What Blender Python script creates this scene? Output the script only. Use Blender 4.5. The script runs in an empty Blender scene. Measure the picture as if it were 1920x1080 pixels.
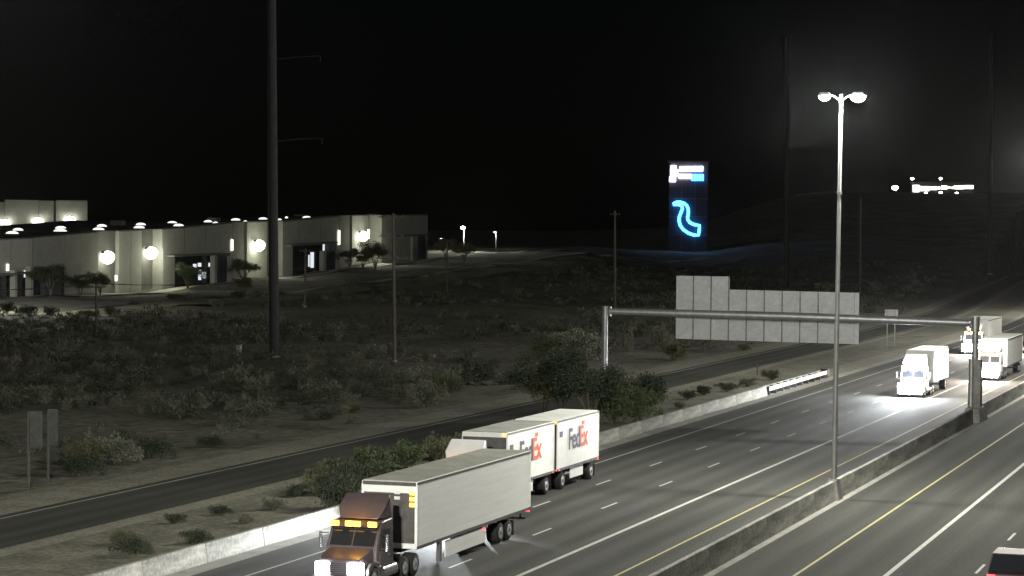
import bpy, math, random
import numpy as np
from mathutils import Vector, Matrix
R = math.radians
random.seed(7)
rng = np.random.default_rng(11)
scn = bpy.context.scene
col = scn.collection

# ------------------------------------------------------------------ camera, sky, added night fill, exposure
# world axes: Y runs along the freeway away from the camera, X across it to the right, Z = 0 is the road surface
F_PX, PITCH, ROLL, YAW, CAM_X, CAM_H = 4471.1, 0.02579, 0.01017, 0.32171, 43.58, 15.34
cam_data = bpy.data.cameras.new("traffic_camera")
cam = bpy.data.objects.new("traffic_camera", cam_data)
col.objects.link(cam)
cam.location = (CAM_X, 0, CAM_H)
cam.rotation_euler = (Matrix.Rotation(YAW, 3, 'Z') @ Matrix.Rotation(math.pi / 2 - PITCH, 3, 'X') @ Matrix.Rotation(ROLL, 3, 'Z')).to_euler()
cam_data.sensor_width = 36
cam_data.lens = 36 * F_PX / 1920
cam_data.clip_start = 1
cam_data.clip_end = 12000
scn.camera = cam

world = bpy.data.worlds.new("World")
scn.world = world
world.use_nodes = True
wn = world.node_tree
sky = wn.nodes.new("ShaderNodeTexSky")
sky.sky_type = 'NISHITA'
sky.sun_disc = False
sky.sun_elevation = R(24)
sky.sun_rotation = R(140)
wn.links.new(sky.outputs[0], wn.nodes["Background"].inputs[0])
wn.nodes["Background"].inputs[1].default_value = 0.00012

night_fill_data = bpy.data.lights.new("night_fill", 'SUN')
night_fill_data.energy = 0.055  # unseen dim sun lamp added to lift the dark desert
night_fill_data.angle = R(12)
night_fill_data.color = (0.93, 1.0, 0.93)
night_fill = bpy.data.objects.new("night_fill", night_fill_data)
col.objects.link(night_fill)
night_fill.rotation_euler = (R(50), R(10), R(-40))

scn.view_settings.view_transform = 'Standard'
scn.view_settings.look = 'None'
scn.view_settings.exposure = 0.2
scn.view_settings.gamma = 1
scn.cycles.use_denoising = True
scn.cycles.max_bounces = 4
scn.cycles.glossy_bounces = 2
scn.cycles.use_adaptive_sampling = True
scn.cycles.adaptive_threshold = .02
scn.cycles.light_sampling_threshold = .015
scn.cycles.diffuse_bounces = 2
scn.cycles.volume_bounces = 0
scn.cycles.sample_clamp_indirect = 4

# ------------------------------------------------------------------ survey: sight lines of the camera, used to locate things on known planes
def ray(x, y):
    x, y = x - 960, y - 540
    c, s = math.cos(ROLL), math.sin(ROLL)
    x, y = c * x + s * y, -s * x + c * y
    fw = F_PX * math.cos(PITCH) - y * math.sin(PITCH)
    up = -F_PX * math.sin(PITCH) - y * math.cos(PITCH)
    return Vector((x * math.cos(YAW) - fw * math.sin(YAW), x * math.sin(YAW) + fw * math.cos(YAW), up))
CAMP = Vector((CAM_X, 0, CAM_H))
def on_z(x, y, z=0.0):
    d = ray(x, y)
    return CAMP + d * ((z - CAM_H) / d.z)
def on_plane(x, y, p, n):
    d = ray(x, y); n = Vector(n)
    return CAMP + d * ((Vector(p) - CAMP).dot(n) / d.dot(n))
def at_range(x, y, dist):
    d = ray(x, y)
    return CAMP + d * (dist / math.hypot(d.x, d.y))

# ------------------------------------------------------------------ mesh helpers
class MB:
    def __init__(s): s.v = []; s.f = []
    def add(s, vs, fs):
        o = len(s.v); s.v += [tuple(v) for v in vs]; s.f += [tuple(o + i for i in f) for f in fs]; return s
    def box(s, cx, cy, cz, sx, sy, sz, rz=0):
        c, n = math.cos(rz), math.sin(rz); vs = []
        for dz in (-.5, .5):
            for dx, dy in ((-.5, -.5), (.5, -.5), (.5, .5), (-.5, .5)):
                x, y = dx * sx, dy * sy
                vs.append((cx + c * x - n * y, cy + n * x + c * y, cz + dz * sz))
        return s.add(vs, [(3, 2, 1, 0), (4, 5, 6, 7), (0, 1, 5, 4), (1, 2, 6, 5), (2, 3, 7, 6), (3, 0, 4, 7)])
    def hexa(s, b, t):
        return s.add(list(b) + list(t), [(3, 2, 1, 0), (4, 5, 6, 7), (0, 1, 5, 4), (1, 2, 6, 5), (2, 3, 7, 6), (3, 0, 4, 7)])
    def tube(s, pts, rads, n=10, cap=True):
        pts = [Vector(p) for p in pts]
        if not isinstance(rads, (list, tuple)): rads = [rads] * len(pts)
        o = len(s.v); prev = None
        for i, p in enumerate(pts):
            d = (pts[min(i + 1, len(pts) - 1)] - pts[max(i - 1, 0)]).normalized()
            ref = prev if prev is not None else (Vector((1, 0, 0)) if abs(d.x) < .8 else Vector((0, 1, 0)))
            a = (ref - d * ref.dot(d)).normalized(); b = d.cross(a); prev = a
            for k in range(n):
                t = 2 * math.pi * k / n
                s.v.append(tuple(p + a * (math.cos(t) * rads[i]) + b * (math.sin(t) * rads[i])))
        for i in range(len(pts) - 1):
            for k in range(n):
                k2 = (k + 1) % n
                s.f.append((o + i * n + k, o + i * n + k2, o + (i + 1) * n + k2, o + (i + 1) * n + k))
        if cap:
            s.f.append(tuple(o + k for k in reversed(range(n))))
            s.f.append(tuple(o + (len(pts) - 1) * n + k for k in range(n)))
        return s
    def prism(s, poly, x0, x1, inset=None):
        """poly: (y, z) outline, extruded along X; inset(y,z) pulls both sides in"""
        n = len(poly); L = []; Rr = []
        for y, z in poly:
            i = inset(y, z) if inset else 0
            L.append((x0 + i, y, z)); Rr.append((x1 - i, y, z))
        return s.add(L + Rr, [tuple(range(n)), tuple(reversed(range(n, 2 * n)))] + [(i, i + n, (i + 1) % n + n, (i + 1) % n) for i in range(n)])
    def dome(s, cx, cy, cz, rx, ry, rz, nu=12, nv=4):
        o = len(s.v)
        for j in range(nv):
            t = (math.pi / 2) * j / nv
            for k in range(nu):
                a = 2 * math.pi * k / nu
                s.v.append((cx + rx * math.cos(a) * math.cos(t), cy + ry * math.sin(a) * math.cos(t), cz + rz * math.sin(t)))
        s.v.append((cx, cy, cz + rz)); top = len(s.v) - 1
        for j in range(nv - 1):
            for k in range(nu):
                k2 = (k + 1) % nu
                s.f.append((o + j * nu + k, o + j * nu + k2, o + (j + 1) * nu + k2, o + (j + 1) * nu + k))
        for k in range(nu): s.f.append((o + (nv - 1) * nu + k, o + (nv - 1) * nu + (k + 1) % nu, top))
        s.f.append(tuple(o + k for k in reversed(range(nu))))
        return s
    def build(s, name, mat, parent=None, smooth=False, bevel=0, loc=None):
        me = bpy.data.meshes.new(name); me.from_pydata(s.v, [], s.f)
        import bmesh
        bm = bmesh.new(); bm.from_mesh(me); bmesh.ops.recalc_face_normals(bm, faces=bm.faces); bm.to_mesh(me); bm.free()
        me.materials.append(mat)
        if smooth:
            me.polygons.foreach_set("use_smooth", [True] * len(me.polygons))
            try: me.set_sharp_from_angle(angle=R(40))
            except Exception: pass
        o = bpy.data.objects.new(name, me); col.objects.link(o)
        if parent is not None: o.parent = parent
        if loc is not None: o.location = loc
        if bevel:
            m = o.modifiers.new("bevel", 'BEVEL'); m.width = bevel; m.segments = 2; m.limit_method = 'ANGLE'; m.angle_limit = R(35)
        return o

def tag(o, label=None, cat=None, group=None, kind=None):
    if label: o["label"] = label
    if cat: o["category"] = cat
    if group: o["group"] = group
    if kind: o["kind"] = kind
    return o
def thing(name, loc, label, cat, group=None, rz=0):
    o = bpy.data.objects.new(name, None); col.objects.link(o); o.location = loc; o.rotation_euler.z = rz
    o.empty_display_size = .3
    return tag(o, label, cat, group)
def copy_obj(o, parent, loc=None):
    c = o.copy(); col.objects.link(c); c.parent = parent
    if loc is not None: c.location = loc
    return c
def lamp(name, kind, loc, energy, color, parent=None, size=.2, rot=None, spot=None, blend=.5):
    d = bpy.data.lights.new(name, kind); d.energy = energy; d.color = color
    if kind in ('POINT', 'SPOT'): d.shadow_soft_size = size
    if spot: d.spot_size = spot; d.spot_blend = blend
    o = bpy.data.objects.new(name, d); col.objects.link(o); o.location = loc
    if rot: o.rotation_euler = rot
    if parent is not None: o.parent = parent
    return o

# ------------------------------------------------------------------ materials
def mat(name, base, rough=.8, metal=0, var=.25, scale=1.2, detail=6, bump=0, bscale=20, second=None, spec=.3, stretch=None, fine=0):
    m = bpy.data.materials.new(name); m.use_nodes = True
    nt = m.node_tree; bs = nt.nodes["Principled BSDF"]
    bs.inputs["Roughness"].default_value = rough; bs.inputs["Metallic"].default_value = metal
    bs.inputs["Specular IOR Level"].default_value = spec
    tc = nt.nodes.new("ShaderNodeTexCoord"); mp = nt.nodes.new("ShaderNodeMapping")
    nt.links.new(tc.outputs["Object"], mp.inputs[0])
    if stretch: mp.inputs["Scale"].default_value = stretch
    nz = nt.nodes.new("ShaderNodeTexNoise"); nz.inputs["Scale"].default_value = scale; nz.inputs["Detail"].default_value = detail
    nz.inputs["Roughness"].default_value = .65
    nt.links.new(mp.outputs[0], nz.inputs["Vector"])
    rp = nt.nodes.new("ShaderNodeValToRGB")
    s = second or base
    rp.color_ramp.elements[0].position = .3; rp.color_ramp.elements[1].position = .7
    rp.color_ramp.elements[0].color = (*[c * (1 - var) for c in s], 1)
    rp.color_ramp.elements[1].color = (*[min(1, c * (1 + var)) for c in base], 1)
    nt.links.new(nz.outputs[0], rp.inputs[0])
    out = rp.outputs[0]
    if fine:
        n2 = nt.nodes.new("ShaderNodeTexNoise"); n2.inputs["Scale"].default_value = bscale; n2.inputs["Detail"].default_value = 3
        nt.links.new(tc.outputs["Object"], n2.inputs["Vector"])
        mr = nt.nodes.new("ShaderNodeMapRange"); mr.inputs[1].default_value = .3; mr.inputs[2].default_value = .75
        mr.inputs[3].default_value = 1 - fine; mr.inputs[4].default_value = 1 + fine
        nt.links.new(n2.outputs[0], mr.inputs[0])
        mx = nt.nodes.new("ShaderNodeMix"); mx.data_type = 'RGBA'; mx.blend_type = 'MULTIPLY'; mx.inputs[0].default_value = 1
        nt.links.new(out, mx.inputs[6]); nt.links.new(mr.outputs[0], mx.inputs[7]); out = mx.outputs[2]
    nt.links.new(out, bs.inputs["Base Color"])
    if bump:
        b = nt.nodes.new("ShaderNodeBump"); b.inputs["Strength"].default_value = bump; b.inputs["Distance"].default_value = .05
        n3 = nt.nodes.new("ShaderNodeTexNoise"); n3.inputs["Scale"].default_value = bscale; n3.inputs["Detail"].default_value = 4
        nt.links.new(tc.outputs["Object"], n3.inputs["Vector"]); nt.links.new(n3.outputs[0], b.inputs["Height"])
        nt.links.new(b.outputs[0], bs.inputs["Normal"])
    return m
def glow(name, colr, strength, sample=True):
    m = bpy.data.materials.new(name); m.use_nodes = True
    bs = m.node_tree.nodes["Principled BSDF"]
    bs.inputs["Base Color"].default_value = (*[min(.8, c) for c in colr], 1)
    bs.inputs["Emission Color"].default_value = (*colr, 1); bs.inputs["Emission Strength"].default_value = strength
    if not sample: m.cycles.emission_sampling = 'NONE'
    return m
M = {}
M['asphalt'] = mat('asphalt', (.082, .082, .074), .9, var=.22, scale=.35, bump=.3, bscale=9, fine=.3, stretch=(1.6, .08, 1), spec=.15)
M['asphalt_pale'] = mat('right_lane_asphalt', (.080, .080, .071), .9, var=.2, scale=.35, bump=.3, bscale=9, fine=.3, stretch=(1.6, .08, 1), spec=.15)  # separate base tone for the right-hand lanes
M['ramp_asphalt'] = mat('ramp_asphalt', (.078, .077, .068), .9, var=.25, scale=.4, bump=.3, bscale=9, fine=.3, stretch=(1.6, .1, 1), spec=.15)
M['gutter'] = mat('gutter_concrete', (.30, .29, .26), .9, var=.25, scale=.6, fine=.2, bscale=7)
M['concrete'] = mat('barrier_concrete', (.42, .41, .365), .85, var=.30, scale=.8, fine=.28, bscale=5, bump=.2, second=(.27, .27, .24), stretch=(1, .35, 2.2))
M['concrete_dark'] = mat('weathered_concrete', (.27, .26, .24), .9, var=.3, scale=.8, fine=.2, bscale=8)
M['paint_white'] = mat('white_road_paint', (.52, .52, .48), .7, var=.18, scale=2.5, fine=.15, bscale=14)
M['paint_yellow'] = mat('yellow_road_paint', (.50, .44, .20), .7, var=.18, scale=2.5, fine=.15, bscale=14)
M['dirt'] = mat('gravel_verge', (.185, .178, .135), .95, var=.35, scale=.35, fine=.45, bscale=3.5, bump=.6, second=(.145, .14, .11))
M['dirt_light'] = mat('pale_gravel_strip', (.235, .225, .175), .95, var=.25, scale=.5, fine=.35, bscale=4, bump=.5)
M['sealant'] = mat('tar_crack_seal', (.028, .028, .026), .8, var=.2)
M['galv'] = mat('galvanised_steel', (.36, .36, .36), .45, .6, var=.2, scale=2)
M['galv_white'] = mat('bright_galvanised_rail', (.75, .75, .73), .5, .1, var=.15, scale=3)
M['steel_dark'] = mat('weathered_steel', (.16, .155, .15), .6, .3, var=.3, scale=1.5)
M['pole_dark'] = mat('dark_weathering_steel', (.032, .031, .03), .7, .1, var=.3, scale=1.5)
M['pole_grey'] = mat('grey_lamp_post', (.30, .30, .29), .5, .35, var=.2, scale=1.5)
M['wood'] = mat('creosoted_wood', (.10, .085, .07), .9, var=.35, scale=3, stretch=(4, 4, .3))
M['sign_back'] = mat('bare_aluminium_sign_back', (.44, .44, .45), .55, .15, var=.12, scale=1.5, fine=.1, bscale=5)
M['sign_dim'] = mat('darker_sign_back', (.095, .095, .09), .7, var=.2, scale=2, fine=.2, bscale=6)  # darker base tone for the twin signs and their posts
M['black'] = mat('black_plastic', (.02, .02, .02), .6, var=.2)
M['rubber'] = mat('tyre_rubber', (.025, .025, .025), .85, var=.25, scale=6)
M['rim'] = mat('wheel_alloy', (.62, .62, .62), .35, .7, var=.15, scale=4)
M['chrome'] = mat('chrome', (.6, .6, .6), .2, .95, var=.05)
M['glass'] = mat('dark_window_glass', (.02, .022, .026), .08, var=.1, spec=.6)
M['trailer_grey'] = mat('pale_grey_trailer_skin', (.90, .90, .87), .5, .0, var=.06, scale=1.4, stretch=(1, .15, 5), fine=.04, bscale=6)
M['trailer_white'] = mat('white_trailer_skin', (.86, .85, .82), .45, var=.06, scale=1.2, fine=.04, bscale=6)
M['seam'] = mat('grimy_panel_seam', (.72, .71, .68), .7, var=.2, scale=3)
M['roof_grey'] = mat('dusty_trailer_roof', (.36, .36, .31), .7, var=.2, scale=.8, fine=.15, bscale=5)
M['roof_white'] = mat('white_trailer_roof', (.72, .72, .68), .6, var=.12, scale=1)
M['roof_dust'] = mat('grey_trailer_roof', (.28, .28, .26), .7, var=.2, scale=1)
M['rail_dark'] = mat('dark_trailer_rail', (.10, .095, .09), .6, var=.3, scale=3)
M['cab_maroon'] = mat('dark_plum_truck_paint', (.10, .078, .082), .35, .1, var=.12, scale=2, spec=.5)
M['cab_white'] = mat('white_truck_paint', (.80, .80, .80), .35, var=.06, scale=2, spec=.5)
M['car_dark'] = mat('dark_car_paint', (.045, .02, .026), .5, .0, var=.1, spec=.5)
M['car_silver'] = mat('silver_car_paint', (.45, .45, .46), .3, .5, var=.08, spec=.5)
M['car_white'] = mat('white_car_paint', (.75, .75, .74), .3, var=.06, spec=.5)
M['logo_dark'] = mat('dark_purple_lettering', (.075, .06, .11), .5, var=.1)
M['logo_red'] = mat('orange_red_lettering', (.75, .13, .03), .5, var=.1)
M['tilt_grey'] = mat('grey_tilt_up_concrete', (.27, .27, .25), .9, var=.12, scale=.25, fine=.08, bscale=1.2)
M['tilt_dark'] = mat('taupe_tilt_up_concrete', (.15, .147, .135), .9, var=.14, scale=.25, fine=.08, bscale=1.2)
M['tilt_light'] = mat('cream_tilt_up_concrete', (.35, .35, .32), .9, var=.1, scale=.25, fine=.06, bscale=1.2)
M['flat_roof'] = mat('dark_flat_roof', (.035, .035, .034), .95, var=.3, scale=.1)
M['sidewalk'] = mat('sidewalk_concrete', (.46, .45, .39), .9, var=.2, scale=.5)
M['lot'] = mat('parking_lot_asphalt', (.2, .195, .18), .9, var=.25, scale=.2)
M['tower'] = mat('dark_tower_cladding', (.06, .06, .08), .7, var=.15, scale=.2)
M['bark'] = mat('desert_tree_bark', (.12, .10, .07), .9, var=.3, scale=5)
def leaf(name, c, var=.45):
    m = mat(name, c, .8, var=var, scale=.9, detail=3, spec=.2)
    return m
M['leaf_dark'] = leaf('dark_green_leaves', (.048, .058, .038))
M['leaf_green'] = leaf('fresh_green_leaves', (.075, .095, .045))
M['leaf_olive'] = leaf('olive_leaves', (.10, .105, .055))
M['leaf_sage'] = leaf('grey_sage_leaves', (.15, .155, .115))
M['leaf_dry'] = leaf('dry_tan_twigs', (.15, .14, .105))
M['brush'] = leaf('creosote_leaves', (.085, .092, .066), .5)
M['head'] = glow('headlight_lens', (.86, .92, 1), 60, False)
M['head_warm'] = glow('warm_headlight_lens', (1, .90, .80), 60, False)
M['amber'] = glow('amber_marker_lens', (1, .42, .035), 8, False)
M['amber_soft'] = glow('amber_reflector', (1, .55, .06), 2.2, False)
M['red'] = glow('red_tail_lens', (1, .045, .045), 4, False)
M['white_mark'] = mat('white_reflective_tape', (.8, .8, .78), .4, var=.05)
M['mast'] = glow('mast_luminaire_lens', (1, 1, .97), 90, False)
M['wallpack'] = glow('wall_lamp_lens', (1, 1, .84), 9, False)
M['skylight'] = glow('lit_skylight_dome', (1, 1, .92), 1.1)
M['neon_cyan'] = glow('cyan_neon_tube', (.05, .36, 1.0), 7.0)
M['neon_white'] = glow('white_channel_letters', (.93, .90, 1.0), 6.0)
M['lit_window'] = glow('lit_window_pane', (.85, .95, 1.0), .75)
M['window_dim'] = glow('dim_window_pane', (.7, .75, .8), .03, False)
M['far_lamp'] = glow('distant_lamp_lens', (1, .97, .9), 30, False)
M['far_band'] = glow('distant_lit_canopy', (1, .93, .82), 3)
M['strip'] = glow('glowing_edge_strip', (1, 1, .9), 1.6)  # glow standing in for light on panel edges

def wheel_paths(m, x0, depth=.2):
    nt = m.node_tree; bs = nt.nodes['Principled BSDF']; src = bs.inputs['Base Color'].links[0].from_socket
    tc = nt.nodes.new('ShaderNodeTexCoord'); sx = nt.nodes.new('ShaderNodeSeparateXYZ'); nt.links.new(tc.outputs['Object'], sx.inputs[0])
    nz = nt.nodes.new('ShaderNodeTexNoise'); nz.inputs['Scale'].default_value = .05; nt.links.new(tc.outputs['Object'], nz.inputs['Vector'])
    def mth(op, a, b=None):
        n = nt.nodes.new('ShaderNodeMath'); n.operation = op
        for i, q in enumerate((a, b)):
            if q is None: continue
            if isinstance(q, (int, float)): n.inputs[i].default_value = q
            else: nt.links.new(q, n.inputs[i])
        return n.outputs[0]
    xo = mth('ADD', sx.outputs[0], mth('MULTIPLY', nz.outputs[0], .5))
    c = mth('COSINE', mth('MULTIPLY', mth('SUBTRACT', xo, x0), 2 * math.pi / 1.83))
    k = mth('SUBTRACT', 1.0, mth('MULTIPLY', mth('MULTIPLY', mth('ADD', c, 1.0), .5 * depth), mth('ADD', nz.outputs[0], .4)))
    mx = nt.nodes.new('ShaderNodeMix'); mx.data_type = 'RGBA'; mx.blend_type = 'MULTIPLY'; mx.inputs[0].default_value = 1
    nt.links.new(src, mx.inputs[6]); nt.links.new(k, mx.inputs[7]); nt.links.new(mx.outputs[2], bs.inputs['Base Color'])
wheel_paths(M['asphalt'], .92, .32); wheel_paths(M['asphalt_pale'], 22.28 + .92, .28); wheel_paths(M['ramp_asphalt'], -19.0, .25)

# desert ground: patches of pale sand and darker soil
def ground_mat():
    m = mat('desert_ground', (.17, .163, .125), .97, var=.3, scale=.07, fine=.5, bscale=1.1, bump=.5, second=(.10, .098, .078))
    return m
M['ground'] = ground_mat()

# ------------------------------------------------------------------ terrain
fwd = Vector((-math.sin(YAW), math.cos(YAW), 0)); rgt = Vector((math.cos(YAW), math.sin(YAW), 0))
def latz(X, Y): return (X - CAM_X) * rgt.x + Y * rgt.y, (X - CAM_X) * fwd.x + Y * fwd.y
def ground_xy(lat, z): return CAM_X + rgt.x * lat + fwd.x * z, rgt.y * lat + fwd.y * z
def sm(t): t = min(1, max(0, t)); return t * t * (3 - 2 * t)
def bend(Y):                                   # the freeway swings gently left far ahead
    t = max(0, Y - 340)
    return -2.6e-4 * t * t if t < 150 else -5.85 - .078 * (t - 150)
# warehouse facade line in (lat, z): starts at FA, runs along FT; FN points into the building
FA = Vector((-93.4, 435)); FT = Vector((.312, .95)).normalized(); FN = Vector((-FT.y, FT.x))
def fac_s(x, d=0):
    k = (x - 960) / F_PX; a = FA + FN * d
    return (k * a.y - a.x) / (FT.x - k * FT.y)
def horizon(x): return 415.0 + .01017 * x
def fac_e(x, y, d=0):
    z = (FA + FN * d).y + FT.y * fac_s(x, d)
    return CAM_H + (horizon(x) - y) * z / F_PX
def fac_xyz(s, d, e):
    q = FA + FT * s + FN * d; X, Y = ground_xy(q.x, q.y); return Vector((X, Y, e))
BASE_PX = [(-200, 576), (0, 559), (180, 552), (305, 541), (440, 527), (632, 504), (714, 494), (800, 484), (900, 473)]
BS = [fac_s(x) for x, y in BASE_PX]; BE = [fac_e(x, y) for x, y in BASE_PX]
def base_e(s): return float(np.interp(s, BS, BE))
def height(X, Y):
    lat, z = latz(X, Y); h = 0.0
    if z > 150:
        q = Vector((lat, z)) - FA; s = q.dot(FT); d = -q.dot(FN)          # d: metres in front of the facade
        w = sm((170 - d) / 140)
        h = w * base_e(s) * sm((z - 200) / 150)
        far = sm((z - 900) / 500); h = h * (1 - far)
        xp = 960 + F_PX * lat / max(z, 1)
        hill = sm((xp - 1080) / 480) * sm((z - 560) / 900) * 38
        h = h * (1 - sm((xp - 1080) / 300)) + hill
    c = bend(Y)
    xq = 960 + F_PX * lat / z if z > 1 else 0
    berm = 6.5 * sm((-(X - c) - 27) / 55) * sm((Y - 280) / 180) * sm((900 - z) / 300) * sm((xq - 1450) / 300)
    h += berm
    off = sm((-(X - c) - 24) / 12)
    if Y > 0: h += off * .28 * (math.sin(X * .21 + Y * .083) + math.sin(X * .057 - Y * .17 + 1.3) + .5 * math.sin(X * .43 + Y * .39))
    return h
def axis(parts):
    a = []
    for lo, hi, st in parts: a += list(np.arange(lo, hi, st))
    return a
gx = axis([(-5000, -1200, 380), (-1200, -460, 40), (-460, -200, 8), (-200, -24, 4), (-24, 60, 6), (60, 400, 40), (400, 3001, 325)])
gy = axis([(-800, 0, 160), (0, 80, 16), (80, 420, 5), (420, 1000, 9), (1000, 2000, 40), (2000, 8001, 500)])
gv = []; gf = []
for Y in gy:
    for X in gx:
        c = bend(Y); cor = -25.5 < X - c < 60
        gv.append((X, Y, -.06 if cor and Y > -800 and Y < 1500 else height(X, Y) - .06))
nx = len(gx)
for j in range(len(gy) - 1):
    for i in range(nx - 1):
        a = j * nx + i; gf.append((a, a + 1, a + nx + 1, a + nx))
g = MB(); g.v = gv; g.f = gf
tag(g.build('ground', M['ground'], smooth=True), kind='structure')

# ------------------------------------------------------------------ roads: sheets that follow the bend
YS = [-60, 0, 40, 80, 120, 160, 200, 240, 280, 320, 340] + list(range(360, 720, 20)) + [760, 840]
def sheet(mb, x0, x1, Y0, Y1, z, xf0=None, xf1=None):
    ys = [Y0] + [y for y in YS if Y0 < y < Y1] + [Y1]
    o = len(mb.v)
    for y in ys:
        c = bend(y)
        mb.v += [((xf0(y) if xf0 else x0) + c, y, z), ((xf1(y) if xf1 else x1) + c, y, z)]
    for i in range(len(ys) - 1):
        a = o + 2 * i; mb.f.append((a, a + 1, a + 3, a + 2))
    return mb
W = 3.66
road = tag(sheet(MB(), -2.35, 41.5, -60, 840, 0).build('road', M['asphalt']), kind='structure')
sheet(MB(), 18.9, 41.5, -60, 840, .003).build('lane_surface', M['asphalt_pale'], road)
verge = sheet(MB(), -25.5, -2.3, -60, 840, -.030)
tag(verge.build('verge', M['dirt']), kind='structure')
tag(sheet(MB(), 41.4, 60, -60, 840, -.02).build('verge', M['dirt']), kind='structure')
ramp = tag(sheet(MB(), -20.9, -14.3, -60, 840, -.012).build('ramp_road', M['ramp_asphalt']), kind='structure')
sheet(MB(), -20.24, -20.12, -60, 760, -.006).build('edge_line', M['paint_white'], ramp)
sheet(MB(), -14.9, -14.78, 330, 760, -.006).build('edge_line', M['paint_yellow'], ramp)
sheet(MB(), -14.3, -12.9, -60, 840, -.018).build('gravel_shoulder', M['dirt_light'], ramp)
sheet(MB(), -24.2, -20.9, -60, 840, -.018).build('gravel_shoulder', M['dirt_light'], ramp)
tag(sheet(MB(), -3.3, -2.25, -60, 840, .006).build('gutter', M['gutter']), kind='structure')
tag(sheet(MB(), -6.4, -3.35, 226, 840, -.01).build('gravel_shoulder', M['dirt_light']), kind='structure')
tag(sheet(MB(), 18.42, 18.92, -60, 840, .006).build('gutter', M['gutter']), kind='structure')
for nm, x, w, m in (('edge_line', 0, .13, 'paint_white'), ('lane_line', 3 * W, .24, 'paint_white'), ('edge_line', 14.93, .14, 'paint_yellow'),
                    ('edge_line', 22.28, .14, 'paint_yellow'), ('lane_line', 26.08, .24, 'paint_white'), ('edge_line', 37.2, .13, 'paint_white')):
    sheet(MB(), x - w / 2, x + w / 2, -60, 760, .008).build(nm, M[m], road)
dash = bpy.data.meshes.new('lane_dash')
dash.from_pydata([(-.07, -1.52, 0), (.07, -1.52, 0), (.07, 1.52, 0), (-.07, 1.52, 0)], [], [(0, 1, 2, 3)]); dash.materials.append(M['paint_white'])
def dashes(x, y0, y1):
    y = y0
    while y < y1:
        o = bpy.data.objects.new('lane_dash', dash); col.objects.link(o); o.parent = road
        o.location = (x + bend(y), y, .008); o.rotation_euler.z = -(bend(y + 1) - bend(y - 1)) / 2 * -1
        y += 12.19
dashes(2 * W, 113.99 - 12.19 * 2, 420); dashes(W, 137.52 - 12.19 * 4, 420); dashes(29.74, 97, 300); dashes(33.4, 101, 240)

def crack(x, y, L, wob, seed, w=.05):
    r = random.Random(seed); b = MB(); n_ = 12; px = x
    for i in range(n_ + 1):
        yy = y + L * i / n_; ww = w * r.uniform(.5, 1.3)
        b.v += [(px - ww / 2 + bend(yy), yy, .0055), (px + ww / 2 + bend(yy), yy, .0055)]; px += r.uniform(-wob, wob)
    b.f = [(2 * i, 2 * i + 1, 2 * i + 3, 2 * i + 2) for i in range(n_)]
    b.build('crack_seal', M['sealant'], road)
for i, (x, y, L) in enumerate(((3.0, 118, 26), (9.1, 108, 30), (12.9, 95, 40), (16.2, 104, 46), (6.6, 160, 40), (11.9, 170, 36), (20.6, 88, 44), (24.3, 92, 38), (27.9, 96, 30), (1.7, 175, 40), (14.1, 150, 30), (24.0, 140, 40))):
    crack(x, y, L, .16, 30 + i)

# ------------------------------------------------------------------ concrete barriers, cast in segments with open joints
def barrier(name, label, x, prof, Y0, Y1, seg, m):
    root = thing(name, (x, Y0, 0), label, 'barrier')
    n = int(round((Y1 - Y0) / seg))
    b = MB(); L = seg - .035
    b.v = [(px, y, pz) for y in (0, L) for px, pz in prof]; k = len(prof)
    b.f = [tuple(range(k)), tuple(reversed(range(k, 2 * k)))] + [(i, (i + 1) % k, (i + 1) % k + k, i + k) for i in range(k)]
    first = b.build('segment', m, root, bevel=.02)
    for i in range(1, n):
        y = Y0 + i * seg
        o = copy_obj(first, root, (bend(y + seg / 2), y - Y0, random.uniform(-.012, .012)))
        o.rotation_euler.z = -math.atan((bend(y + seg) - bend(y)) / seg) * -1 * -1
    return root
barrier('concrete_barrier', 'pale concrete roadside barrier running beside the two trucks to the crash cushion', -3.3,
        [(.0, 0), (.0, .07), (-.14, .88), (-.38, .88), (-.52, .07), (-.52, 0)], 60.4, 215.4, 6.2, M['concrete'])
barrier('concrete_barrier', 'tall concrete median barrier with the lamp mast standing on it', 18.25,
        [(-.34, 0), (-.12, 1.07), (.12, 1.07), (.27, 0)], 20, 620, 12.0, M['concrete'])

# crash cushion at the nose of the roadside barrier
cc = thing('crash_cushion', (-3.55, 215.6, 0), 'bright metal crash cushion with corrugated rails at the barrier end', 'crash cushion')
for i in range(9):
    y = i * 3.1
    b = MB()
    for sx in (-1, 1):
        prof = [(.0, .82), (.05, .76), (.0, .70), (.05, .62), (.0, .56), (.05, .48), (.0, .42), (-.03, .42), (-.03, .82)]
        vs = [(sx * (.36 - i * .004 + px), yy, pz) for yy in (y, y + 3.14) for px, pz in prof]; k = len(prof)
        b.add(vs, [tuple(range(k)), tuple(reversed(range(k, 2 * k)))] + [(j, (j + 1) % k, (j + 1) % k + k, j + k) for j in range(k)])
    b.build('fender_panel', M['galv_white'], cc)
for i in range(10):
    y = .4 + i * 3.0
    b = MB(); b.box(0, y, .4, .66, .12, .76); b.box(-.28, y, .05, .12, .3, .1); b.box(.28, y, .05, .12, .3, .1)
    b.build('diaphragm', M['steel_dark'], cc)
b = MB(); b.prism([(27.9, .1), (28.9, .15), (29.15, .5), (28.9, .9), (27.9, .95)], -.4, .4); b.build('nose', M['black'], cc, bevel=.05)
MB().box(0, 14, .03, .5, 29, .06).build('base_track', M['steel_dark'], cc)

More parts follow.
